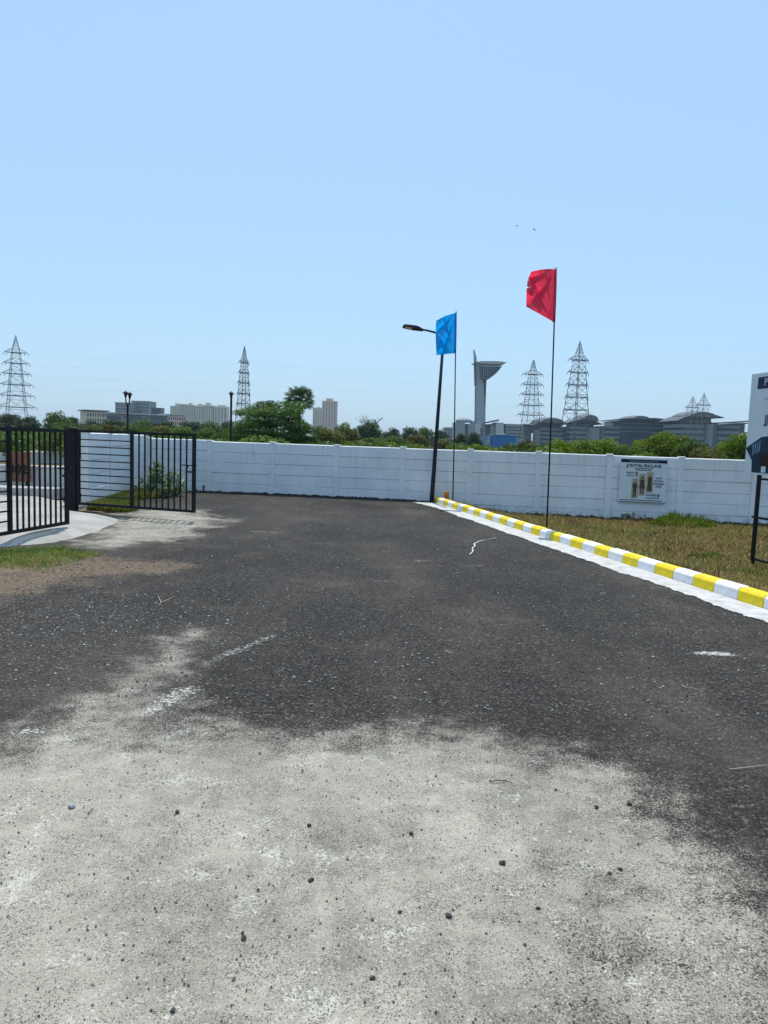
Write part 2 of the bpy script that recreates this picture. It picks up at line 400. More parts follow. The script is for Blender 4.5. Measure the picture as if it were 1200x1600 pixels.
# plot on the right, lower than the road
def zplot(X, Y):
    d = kdist(X, Y)
    return -0.02 - 0.24 * sstep(0.3, 2.4, d) + 0.03 * wob(X, Y, 1.4, 31) * sstep(0.3, 1.0, d)
def plot_mat():
    k = NT('dry_plot_earth'); p = k.pos()
    c = k.ramp(k.noise(7, p, 6, 0.7), [(0.3, (0.045, 0.03, 0.018)), (0.55, (0.11, 0.075, 0.04)), (0.75, (0.2, 0.14, 0.075))])
    g = k.smooth(k.noise(0.8, p, 5), 0.5, 0.7)
    c = k.mix(k.math('MULTIPLY', g, 0.5), c, (0.06, 0.075, 0.025))
    k.link(c, k.b.inputs['Base Color']); k.b.inputs['Roughness'].default_value = 1.0
    k.bump(k.noise(40, p, 5), 0.8, 0.02)
    return k.m
pme = grid_mesh('plot_ground', np.arange(1.2, 18, 0.12), np.arange(-6, 22, 0.12), zplot, keep=lambda x, y: (kdist(x, y) > 0.07) & (y < 21.0 - 0.127 * (x + 6.89) + 0.9))
tag(mk('plot_ground', pme, plot_mat()), kind='structure')

# concrete apron rising to the gate, yard behind it, verge in front of it
APR = [Vector((-4.66, 10.75)), Vector((-4.50, 11.9)), Vector((-4.70, 13.3)), Vector((-4.95, 14.2)), Vector((-5.75, 14.85)), Vector((-6.3, 15.2)), Vector((-7.5, 17.6)), Vector((-16, 17.6)), Vector((-16, 9.2)), Vector((-6.3, 9.4)), Vector((-5.3, 10.05))]
def zapron(X, Y):
    s = sdist(X, Y, APR) + 0.08 * wob(X, Y, 2.5, 41)
    return -0.03 + 0.16 * sstep(-0.05, 0.85, s) + 0.003 * wob(X, Y, 6, 42)
ame = grid_mesh('concrete_apron', np.arange(-15, -3.9, 0.08), np.arange(9.0, 17.6, 0.08), zapron, keep=lambda x, y: (sdist(x, y, APR) > -0.25) & ~((x > -6.1 - (y - 14.9) * 0.105) & (y > 15.0)))
tag(mk('concrete_apron', ame, M_CONC), kind='structure')
M_DRYF = paint('dry_field', (0.20, 0.165, 0.09), 1.0, 0.4, 0.8, dirt=((0.09, 0.11, 0.04), 0.8), bump=0.6, bscale=20, obj=False)
yme = grid_mesh('yard', np.arange(-70, -6.8, 0.8), np.arange(17.2, 70, 0.8), lambda X, Y: 0.10 + 0.03 * wob(X, Y, 0.5, 51))
tag(mk('yard', yme, M_DRYF), kind='structure')
M_SOIL = paint('verge_soil', (0.16, 0.12, 0.08), 1.0, 0.35, 9, dirt=((0.1, 0.09, 0.045), 0.8), bump=0.6, bscale=50, obj=False)
VER = [G(-200, 872), G(0, 862), G(110, 858), G(146, 868), G(120, 882), G(50, 893), G(-10, 900), G(-200, 925)]
vme = grid_mesh('soil_verge', np.arange(-9, -3.2, 0.07), np.arange(7.2, 10.6, 0.07), lambda X, Y: -0.03 + 0.08 * sstep(-0.15, 0.5, sdist(X, Y, VER) + 0.06 * wob(X, Y, 4, 61)), keep=lambda x, y: sdist(x, y, VER) > -0.3)
tag(mk('soil_verge', vme, M_SOIL), kind='structure')

# ================================================================== KERB
def kerb():
    t = thing('kerb', 'low kerb of alternating yellow and white painted blocks along the road', 'kerb', tuple(KE), math.atan2(KD.y, KD.x))
    my = paint('yellow_paint', (0.83, 0.62, 0.008), 0.55, 0.10, 9, dirt=((0.34, 0.27, 0.08), 0.7), bump=0.25)
    mw = paint('white_kerb_paint', (0.80, 0.80, 0.79), 0.6, 0.08, 9, dirt=((0.40, 0.38, 0.34), 0.65), bump=0.25)
    ln = 0.415
    def stone(l):           # x along the kerb, +y to the verge
        b = MB(); o = [(0.0, -0.05), (0.012, 0.118), (0.05, 0.155), (0.165, 0.155), (0.175, -0.05)]
        vs = []; n = len(o)
        for x in (0.003, l - 0.003): vs += [(x, y, z) for y, z in o]
        fs = [tuple(range(n))[::-1], tuple(range(n, 2 * n))] + [(i, (i + 1) % n, (i + 1) % n + n, i + n) for i in range(n)]
        b.add(vs, fs); return b.mesh('kerb_stone', 0.006)
    ms = {0: stone(ln), 1: stone(ln)}
    ms[0].materials.append(my); ms[1].materials.append(mw)
    for i in range(58):
        mk('kerb_stone', ms[i % 2], None, t, (i * ln, rnd.uniform(-0.006, 0.006), rnd.uniform(-0.006, 0.006)), (rnd.uniform(-.012, .012), rnd.uniform(-.008, .008), rnd.uniform(-.008, .008)))
    return t
kerb()

# ================================================================== WALLS
def wall_mat():
    k = NT('whitewashed_concrete'); p = k.pos()
    c = k.ramp(k.noise(1.3, p, 6, 0.65), [(0.3, (0.66, 0.675, 0.70)), (0.6, (0.77, 0.78, 0.79)), (0.8, (0.82, 0.82, 0.82))])
    st = k.n('VectorMath', {0: p, 1: (9.0, 9.0, 1.2)}, operation='MULTIPLY').outputs[0]
    c = k.mix(k.math('MULTIPLY', k.smooth(k.noise(1.0, st, 5, 0.6), 0.52, 0.72), 0.32), c, (0.46, 0.46, 0.455))
    z = k.n('SeparateXYZ', {0: p}).outputs[2]
    low = k.math('MULTIPLY', k.math('SUBTRACT', 1.0, k.smooth(z, -0.3, 0.12)), k.smooth(k.noise(6, p, 6, 0.7), 0.42, 0.62))
    c = k.mix(k.math('MULTIPLY', low, 0.55), c, (0.26, 0.24, 0.21))
    c = k.mix(k.math('MULTIPLY', k.smooth(k.noise(11, p, 6, 0.75), 0.68, 0.74), 0.5), c, (0.36, 0.36, 0.36))
    k.link(c, k.b.inputs['Base Color']); k.b.inputs['Roughness'].default_value = 0.85
    k.bump(k.noise(22, p, 5, 0.6), 0.25, 0.01)
    return k.m
M_WALL = wall_mat()
SPAN = 1.873
WO = Vector((-6.955, 21.745, 0)); WD = Vector((0.992, -0.127, 0)).normalized(); WN = Vector((WD.y, -WD.x, 0))
if WN.y > 0: WN = -WN           # faces the camera
def panel_mesh(seed, span=SPAN):
    g = random.Random(seed); l = span - 0.11; h = 0.298; th = 0.045; n = 7; b = MB(); vs = []
    for i in range(n + 1):
        x = -l / 2 + l * i / n
        t0 = g.uniform(-0.010, 0.0); b0 = g.uniform(0.0, 0.009); f0 = g.uniform(-0.002, 0.002)
        vs += [(x, -th / 2 + f0 + 0.006, -h / 2 + b0), (x, -th / 2 + f0, -h / 2 + 0.012), (x, -th / 2 + f0, h / 2 - 0.012), (x, -th / 2 + f0 + 0.008, h / 2 + t0), (x, 0.0, h / 2 - 0.002), (x, th / 2, h / 2 + 0.007), (x, th / 2, -h / 2 - 0.007), (x, 0.0, -h / 2 + 0.002)]
    fs = []
    for i in range(n):
        for j in range(8): fs.append((i * 8 + j, i * 8 + (j + 1) % 8, (i + 1) * 8 + (j + 1) % 8, (i + 1) * 8 + j)[::-1])
    fs.append(tuple(range(8))); fs.append(tuple(n * 8 + j for j in range(7, -1, -1)))
    b.add(vs, fs); me = b.mesh('panel'); me.materials.append(M_WALL)
    bm = bmesh.new(); bm.from_mesh(me); bmesh.ops.recalc_face_normals(bm, faces=bm.faces); bm.to_mesh(me); bm.free()
    return me
PANELS = [panel_mesh(i) for i in range(7)]
def post_mesh():
    b = MB(); b.box((0, 0, 0.88), (0.15, 0.15, 2.0))
    b.add([(-.085, -.085, 1.88), (.085, -.085, 1.88), (.085, .085, 1.88), (-.085, .085, 1.88), (-.085, -.085, 1.905), (.085, -.085, 1.905), (.085, .085, 1.905), (-.085, .085, 1.905), (-.07, -.07, 1.915), (.07, -.07, 1.915), (.07, .07, 1.915), (-.07, .07, 1.915)],
          [(3, 2, 1, 0), (0, 1, 5, 4), (1, 2, 6, 5), (2, 3, 7, 6), (3, 0, 4, 7), (4, 5, 9, 8), (5, 6, 10, 9), (6, 7, 11, 10), (7, 4, 8, 11), (8, 9, 10, 11)])
    me = b.mesh('post'); me.materials.append(M_WALL); return me
POST = post_mesh()
def wall_run(label, org, d, nspan, ztop, rows=6, out=1.0, seed=1, flip=0.0):
    g = random.Random(seed)
    rz = math.atan2(d.y, d.x)
    t = thing('precast_wall', label, 'wall', (org.x, org.y, 0), rz)
    for i in range(nspan + 1):
        zt = ztop(min(i, nspan - 1))
        mk('wall_post', POST, None, t, (i * SPAN, 0, zt - 1.875 + g.uniform(-0.006, 0.01)), (g.uniform(-.006, .006), g.uniform(-.006, .006), 0))
    for i in range(nspan):
        zt = ztop(i)
        for r_ in range(rows):
            mk('wall_panel', PANELS[g.randrange(7)], None, t, ((i + 0.5) * SPAN, -0.022 * out + g.uniform(-0.007, 0.007), zt - 0.15 - 0.3 * r_), (g.uniform(-.022, .022), g.uniform(-.0025, .0025), flip + g.uniform(-.004, .004)))
    return t
tops = [1.50, 1.47, 1.475, 1.47, 1.465, 1.47, 1.475, 1.47, 1.47, 1.465, 1.47, 1.47]
wall_run('long white precast panel wall closing the far end of the road', WO, WD, 12, lambda i: tops[i])
SWD = Vector((0.105, -0.9945, 0)).normalized()
side0 = WO + Vector((-0.12, -0.02, 0))
wall_run('white precast side wall behind the open black gate leaf', side0 + SWD * 0.16, SWD, 3, lambda i: [1.585, 1.60, 1.61][i], seed=4, out=-1.0, flip=math.pi)
def on_wall(px, py, off=0.1):
    o = WO + WN * off; d = ray(px, py); t = (o - CAM).dot(WN) / d.dot(WN); return CAM + d * t

# dark crumbs of asphalt and soil along the foot of the wall
def ridge(name, a, b, z, wdt, h, m, seed):
    n = max(6, int((b - a).length / 0.05)); d = (b - a).normalized(); nn = Vector((-d.y, d.x, 0)); nn = nn if nn.y < 0 else -nn
    g = np.random.default_rng(seed); vs = []; fs = []
    for i in range(n + 1):
        c = a + (b - a) * (i / n); e = math.sin(math.pi * i / n) ** 0.3 if 0 < i < n else 0.05
        ws = wdt * g.uniform(0.4, 1.3) * e
        for j, (q, hh) in enumerate(((0.0, 0.8), (0.25, 1.0), (0.6, 0.6), (1.0, -0.25))):
            vs.append((c.x + nn.x * ws * q, c.y + nn.y * ws * q, z(c.x, c.y) + h * hh * g.uniform(0.3, 1.4) * e - (0.02 if j == 3 else 0)))
    for i in range(n):
        for j in range(3): fs.append((i * 4 + j, i * 4 + j + 1, (i + 1) * 4 + j + 1, (i + 1) * 4 + j)[::-1])
    b_ = MB(); b_.add(vs, fs); return b_.build(name, m, None)
M_TAR = paint('tar_crumbs', (0.028, 0.026, 0.025), 0.95, 0.3, 20, bump=0.8, bscale=60, obj=False)
M_DSOIL = paint('dark_soil', (0.05, 0.035, 0.022), 1.0, 0.4, 20, bump=0.8, bscale=50, obj=False)
r1 = ridge('tar_edge', WO + WD * 1.4 + WN * 0.06, WO + WD * 8.35 + WN * 0.06, lambda x, y: 0.0, 0.16, 0.055, M_TAR, 2); r1.parent = road
r2 = ridge('soil_ridge', WO + WD * 8.9 + WN * 0.05, WO + WD * 22 + WN * 0.05, lambda x, y: float(zplot(np.array(x), np.array(y))), 0.3, 0.09, M_DSOIL, 3); tag(r2, kind='structure')
M_EARTH = paint('earth', (0.12, 0.08, 0.05), 1.0, 0.35, 14, bump=0.8, bscale=50, obj=False)

# ================================================================== GATE
def gate_leaf(label, hinge, free, zb, zt):
    d = free - hinge; L_ = d.length
    t = thing('gate_leaf', label, 'gate', (hinge.x, hinge.y, 0), math.atan2(d.y, d.x), 'leaves of the black steel gate')
    H = zt - zb; mid = 0.477 * L_
    f = MB()
    f.box((L_ / 2, 0, zt - 0.025), (L_, 0.05, 0.05)); f.box((L_ / 2, 0, zb + 0.025), (L_, 0.05, 0.05))
    f.box((0.03, 0, (zb + zt) / 2), (0.06, 0.051, H - 0.1)); f.box((L_ - 0.03, 0, (zb + zt) / 2), (0.06, 0.051, H - 0.1))
    f.box((mid, 0, (zb + zt) / 2), (0.055, 0.049, H - 0.1))
    f.build('frame', M_BLACK, t)
    hb = MB().box((0, 0, 0), (mid - 0.08, 0.02, 0.022)).mesh('horizontal_bar')
    for i in range(9):
        mk('horizontal_bar', hb, M_BLACK, t, (mid / 2 + 0.012, 0, zb + 0.05 + (H - 0.1) * (i + 1) / 10.0), (0, rnd.uniform(-.004, .004), 0))
    pk = MB().box((0, 0, 0), (0.024, 0.024, H - 0.1)).mesh('picket')
    x0, x1 = mid + 0.03, L_ - 0.06
    for i in range(9):
        mk('picket', pk, M_BLACK, t, (x0 + (x1 - x0) * (i + 1) / 10.0, 0, (zb + zt) / 2))
    lt = MB(); zl = zb + H * 0.60
    lt.tube([(L_ - 0.30, -0.03, zl), (L_ + 0.05, -0.03, zl)], 0.011, 8)
    lt.tube([(L_ - 0.13, -0.035, zl), (L_ - 0.15, -0.05, zl - 0.06), (L_ - 0.17, -0.05, zl - 0.11)], 0.010, 6)
    lt.box((L_ - 0.11, -0.03, zl - 0.125), (0.14, 0.02, 0.03)); lt.box((L_ - 0.03, -0.035, zl), (0.03, 0.02, 0.05))
    lt.build('latch', M_BLACK, t)
    return t
HA = at(119, 730, 14.9); HA = Vector((-6.30, 14.95, 0)); FB = Vector((-3.62, 14.1, 0))
HC = Vector((-5.61, 9.2, 0)); FC = Vector((-5.11, 11.9, 0))
gate_leaf('black steel gate leaf swung open in front of the white side wall', HA + Vector((0.085, -0.03, 0)), FB, 0.165, 1.672)
gate_leaf('black steel gate leaf cut off by the left edge, nearer the camera', HC + Vector((0.02, 0.1, 0)), FC, 0.145, 1.672)
def gate_post(p, label):
    t = thing('gate_post', label, 'post', (p.x, p.y, 0), R(-7), 'posts of the black steel gate')
    MB().box((0, 0, 0.86), (0.135, 0.135, 1.68)).build('shaft', M_BLACK, t, 0.006)
    MB().add([(-.085, -.085, 1.701), (.085, -.085, 1.701), (.085, .085, 1.701), (-.085, .085, 1.701), (0, 0, 1.73)], [(3, 2, 1, 0), (0, 1, 4), (1, 2, 4), (2, 3, 4), (3, 0, 4)]).build('cap', M_BLACK, t)
gate_post(HA, 'thick square black gate post between the two gate leaves')
gate_post(HC + Vector((-0.03, -0.02, 0)), 'square black gate post just beyond the left edge')

# ================================================================== STREET LAMP
LAMPTILT = 14
def street_lamp():
    b = G(674, 785); top = at(692.5, 533, 20.35); base = Vector((b.x, 20.35, 0))
    t = thing('street_lamp', 'slightly leaning dark street lamp with one arm beside the kerb end', 'street lamp', tuple(base))
    q = top - base
    p = MB()
    p.lathe([(0.13, 0.0), (0.13, 0.02)], 4); p.build('base_plate', M_LAMP, t)
    pl = MB(); pl.tube([(0, 0, 0.018), q * 0.12, q * 0.5, q * 0.97], [0.064, 0.06, 0.05, 0.038], 14); pl.build('pole', M_LAMP, t, smooth=True)
    bt = MB().lathe([(0.013, 0.021), (0.013, 0.06)], 6)
    me = bt.mesh('bolt')
    for i in range(4): mk('bolt', me, M_STEEL, t, (0.085 * math.cos(i * 1.5708), 0.085 * math.sin(i * 1.5708), 0))
    pts = [at(691, 545, 20.35), at(690.5, 533, 20.35), at(687, 524, 20.34), at(680, 519.5, 20.33), at(668, 516.5, 20.30), at(654, 513.5, 20.27)]
    a = MB(); a.tube([x - base for x in pts], [0.036, 0.034, 0.031, 0.029, 0.027, 0.026], 10); a.build('arm', M_LAMP, t, smooth=True)
    h0 = at(661, 516.0, 20.28) - base; h1 = at(630.5, 509.5, 20.1) - base
    e = (h1 - h0); l = e.length; e.normalize(); sd_ = Vector((0, 1, 0)); sd_ = (sd_ - e * sd_.dot(e)).normalized(); up = sd_.cross(e); up = up if up.z > 0 else -up
    tilt = Matrix.Rotation(R(LAMPTILT), 3, e); sd_ = tilt @ sd_; up = tilt @ up
    hd = MB(); vs = []
    prof = [(0.0, 0.04, 0.03), (0.12, 0.06, 0.05), (0.28, 0.08, 0.075), (0.40, 0.095, 0.075), (0.75, 0.105, 0.055), (0.94, 0.10, 0.045), (1.0, 0.085, 0.035)]
    for s_, w_, h_ in prof:
        c = h0 + e * (l * s_)
        vs += [c + sd_ * -w_ - up * 0.022, c + sd_ * w_ - up * 0.022, c + sd_ * w_ * 0.9 + up * h_ * 0.6, c + sd_ * w_ * 0.5 + up * h_, c - sd_ * w_ * 0.5 + up * h_, c - sd_ * w_ * 0.9 + up * h_ * 0.6]
    fs = [tuple(range(6)), tuple(range(6 * 6 + 5, 6 * 6 - 1, -1))]
    for i in range(6):
        for j in range(6): fs.append((i * 6 + j, (i + 1) * 6 + j, (i + 1) * 6 + (j + 1) % 6, i * 6 + (j + 1) % 6))
    hd.add(vs, fs); head = hd.build('lamp_head', M_LAMP, t)
    k = NT('led_lens'); k.b.inputs['Base Color'].default_value = (0.85, 0.86, 0.86, 1); k.b.inputs['Roughness'].default_value = 0.25
    for s_ in (0.62, 0.74, 0.86):
        c = h0 + e * (l * s_) - up * 0.024
        m = MB(); m.add([c - e * 0.02 - sd_ * 0.06, c + e * 0.02 - sd_ * 0.06, c + e * 0.02 + sd_ * 0.06, c - e * 0.02 + sd_ * 0.06, c - e * 0.012 - sd_ * 0.05 - up * 0.012, c + e * 0.012 - sd_ * 0.05 - up * 0.012, c + e * 0.012 + sd_ * 0.05 - up * 0.012, c - e * 0.012 + sd_ * 0.05 - up * 0.012],
                        [(0, 1, 2, 3), (7, 6, 5, 4), (0, 4, 5, 1), (1, 5, 6, 2), (2, 6, 7, 3), (3, 7, 4, 0)])
        m.build('led_lens', k.m, head)
street_lamp()

# ================================================================== FLAGS
def cloth_mat(name, col, tr):
    k = NT(name)
    c = k.ramp(k.noise(60, k.obj(), 2), [(0.3, tuple(x * 0.96 for x in col)), (0.7, tuple(min(1, x * 1.04) for x in col))])
    k.link(c, k.b.inputs['Base Color']); k.b.inputs['Roughness'].default_value = 0.32
    k.b.inputs['Specular IOR Level'].default_value = 0.6
    t = k.n('BsdfTranslucent', {'Color': (*tr, 1)})
    ms = k.n('MixShader', {0: 0.5, 1: k.b.outputs[0], 2: t.outputs[0]}); k.link(ms.outputs[0], k.out.inputs[0])
    k.bump(k.noise(45, k.obj(), 2, 0.5, 2.0), 0.18, 0.01)
    return k.m
def flag(label, base, top, Yd, edge_pole, edge_free, m, seed, mprint, marks, prad):
    t = thing('flag', label, 'flag', tuple(base))
    pl = MB(); pl.tube([(0, 0, -0.03), (top - base) * 0.4 + Vector((0.012, 0, 0)), top - base], [prad, prad * 0.95, prad * 0.8], 10)
    pl.build('pole', M_BLACK, t, smooth=True)
    g = np.random.default_rng(seed); ph = g.uniform(0, 6, 6)
    def interp(E, v):
        s_ = v * (len(E) - 1); i = min(int(s_), len(E) - 2); a, b = E[i], E[i + 1]; f = s_ - i
        return (a[0] + (b[0] - a[0]) * f, a[1] + (b[1] - a[1]) * f)
    def pt(u, v, off=0.0):
        a = interp(edge_pole, v); b = interp(edge_free, v)
        x = a[0] + (b[0] - a[0]) * u; y = a[1] + (b[1] - a[1]) * u
        y += -3.0 * math.sin(math.pi * u) * (1 - v) * 0.6
        tri = lambda q: abs((q % 2) - 1) - 0.5
        t1 = math.atan2(v + 0.12, u + 0.06); t2 = math.atan2(1.1 - v, u + 0.06); r1 = math.hypot(u, v); r2 = math.hypot(u, 1 - v)
        k1 = min(1, u * 3)
        dp = 0.13 * tri(4.2 * t1 + ph[0]) * r1 * k1 + 0.11 * tri(3.6 * t2 + ph[1]) * r2 * k1 + 0.05 * tri(9.5 * t1 + 2 * u + ph[2]) * k1 * r1 + 0.045 * tri(8.3 * t2 + 1.5 * v + ph[3]) * k1 * r2
        dp += 0.08 * u * math.sin(4.0 * u + ph[4] + 1.6 * v) + 0.006 * math.sin(30 * (0.5 * v + u) + ph[5]) * k1
        return at(x, y, Yd + dp - off) - base
    nu, nv = 44, 60; vs = []; fs = []
    for j in range(nv + 1):
        for i in range(nu + 1): vs.append(pt(i / nu, j / nv))
    for j in range(nv):
        for i in range(nu):
            q = j * (nu + 1) + i; fs.append((q, q + 1, q + nu + 2, q + nu + 1))
    b = MB(); b.add(vs, fs); cl = b.build('cloth', m, t, smooth=False)
    for pts, wv in marks:
        pm = MB()
        for (u0, v0), (u1, v1) in zip(pts[:-1], pts[1:]):
            n = 5
            for i in range(n):
                ua, va, ub, vb = u0 + (u1 - u0) * i / n, v0 + (v1 - v0) * i / n, u0 + (u1 - u0) * (i + 1) / n, v0 + (v1 - v0) * (i + 1) / n
                pm.add([pt(ua, va - wv, .006), pt(ub, vb - wv, .006), pt(ub, vb + wv, .006), pt(ua, va + wv, .006)], [(0, 1, 2, 3)])
        pm.build('print_stroke', mprint, cl)
    h = MB(); h.tube([pt(-0.01, v) for v in np.linspace(0, 1, 8)], prad * 1.7, 8); h.build('sleeve', m, t, smooth=True)
mred = cloth_mat('red_cloth', (0.70, 0.045, 0.095), (0.95, 0.045, 0.11)); mblue = cloth_mat('blue_cloth', (0.01, 0.31, 0.82), (0.0, 0.46, 1.0))
mpr = cloth_mat('red_print', (0.75, 0.16, 0.22), (0.9, 0.2, 0.25)); mpb = cloth_mat('blue_print', (0.35, 0.66, 0.95), (0.5, 0.8, 1.0))
rb = at(854.5, 820, 14.75); rb = Vector((rb.x, 14.75, -0.07))
flag('red flag on the tall thin pole standing on the dry grass', rb, at(868.8, 418, 14.75), 14.74,
     [(867.6, 420.5), (867.2, 445), (866.3, 475), (865.0, 503)], [(830, 424.5), (824.5, 437), (822.5, 455), (822.2, 479)], mred, 3, mpr,
     [([(0.42, 0.50), (0.34, 0.58), (0.42, 0.66)], 0.008), ([(0.30, 0.46), (0.25, 0.56), (0.22, 0.66)], 0.007), ([(0.55, 0.48), (0.5, 0.60)], 0.007), ([(0.38, 0.70), (0.2, 0.72)], 0.006), ([(0.45, 0.42), (0.3, 0.40)], 0.007)], 0.016)
bb = at(707.8, 776, 19.55); bb = Vector((bb.x, 19.55, 0.12))
flag('blue flag hanging in front of the street lamp head', bb, at(712.6, 486.5, 19.55), 19.54,
     [(711.8, 489), (711.6, 510), (711.3, 530), (710.8, 552)], [(681.5, 501), (680.5, 515), (681, 535), (682, 555)], mblue, 8, mpb,
     [([(0.85, 0.62), (0.7, 0.57), (0.58, 0.53)], 0.010), ([(0.52, 0.52), (0.46, 0.58)], 0.010), ([(0.42, 0.50), (0.36, 0.56), (0.36, 0.48)], 0.009), ([(0.28, 0.38), (0.30, 0.46)], 0.008), ([(0.9, 0.48), (0.6, 0.38), (0.35, 0.30)], 0.006), ([(0.2, 0.62), (0.15, 0.54)], 0.008), ([(0.8, 0.28), (0.5, 0.2)], 0.005)], 0.017)
# little heap of earth at the foot of the blue flag's pole
mh = MB(); g = random.Random(4)
for i in range(13):
    a = g.uniform(0, 6.28); q = g.uniform(0, 0.2); s_ = g.uniform(0.04, 0.085)
    mh.lathe([(0.01, 0.0), (s_, 0.0), (s_ * 0.9, s_ * 0.6), (s_ * 0.5, s_), (0.01, s_ * 1.1)], 7, (q * math.cos(a), q * math.sin(a), 0.15 - q * 0.3))
mh.lathe([(0.3, 0.0), (0.22, 0.08), (0.08, 0.17), (0.01, 0.18)], 12)
hp = mh.build('earth_heap', M_EARTH, None, loc=(bb.x + 0.05, bb.y + 0.08, -0.03)); hp.scale = (0.55, 0.55, 0.8)
tag(hp, 'small dark heap of earth at the foot of the blue flag pole', 'earth heap')

# orange plot marker
om = at(692, 772, 20.15)
t = thing('marker_stone', 'small orange marker stone behind the far end of the kerb', 'marker stone', (om.x + 0.10, 20.2, -0.02), R(-8))
M_OR = paint('orange_paint', (0.55, 0.20, 0.02), 0.7, 0.15, 14, dirt=((0.25, 0.1, 0.03), 0.6))
MB().prism([(-0.075, -0.1), (0.075, -0.1), (0.07, 0.335), (0.045, 0.36), (-0.045, 0.36), (-0.07, 0.335)], -0.06, 0.06).build('block', M_OR, t, 0.006)
MB().box((0, -0.063, 0.22), (0.024, 0.006, 0.13)).build('mark', paint('rust_mark', (0.12, 0.035, 0.01), 0.8), t)

# ================================================================== lettering
def text_mesh(s, size, bold=0.0):
    cu = bpy.data.curves.new('t', 'FONT'); cu.body = s; cu.size = size; cu.align_x = 'CENTER'; cu.align_y = 'CENTER'; cu.offset = bold; cu.resolution_u = 3
    o = bpy.data.objects.new('t', cu); C.objects.link(o)
    bpy.context.view_layer.update()
    me = bpy.data.meshes.new_from_object(o.evaluated_get(bpy.context.evaluated_depsgraph_get()))
    bpy.data.objects.remove(o); bpy.data.curves.remove(cu); return me
def lettering(parent, s, size, x, z, m, y=-0.008, bold=0.0, width=None):
    me = text_mesh(s, size, bold); me.name = 'lettering'; me.materials.clear(); me.materials.append(m)
    o = mk('lettering', me, None, parent, (x, y, z), (R(90), 0, 0))
    if width:
        xs = [v.co.x for v in me.vertices]; wd_ = max(xs) - min(xs); o.scale = (width / wd_, 1, 1)
    return o
M_INK = paint('navy_ink', (0.012, 0.022, 0.05), 0.5, 0.1, spec=0.08)
M_FLEX = paint('white_flex', (0.60, 0.66, 0.69), 0.45, 0.04, 3)

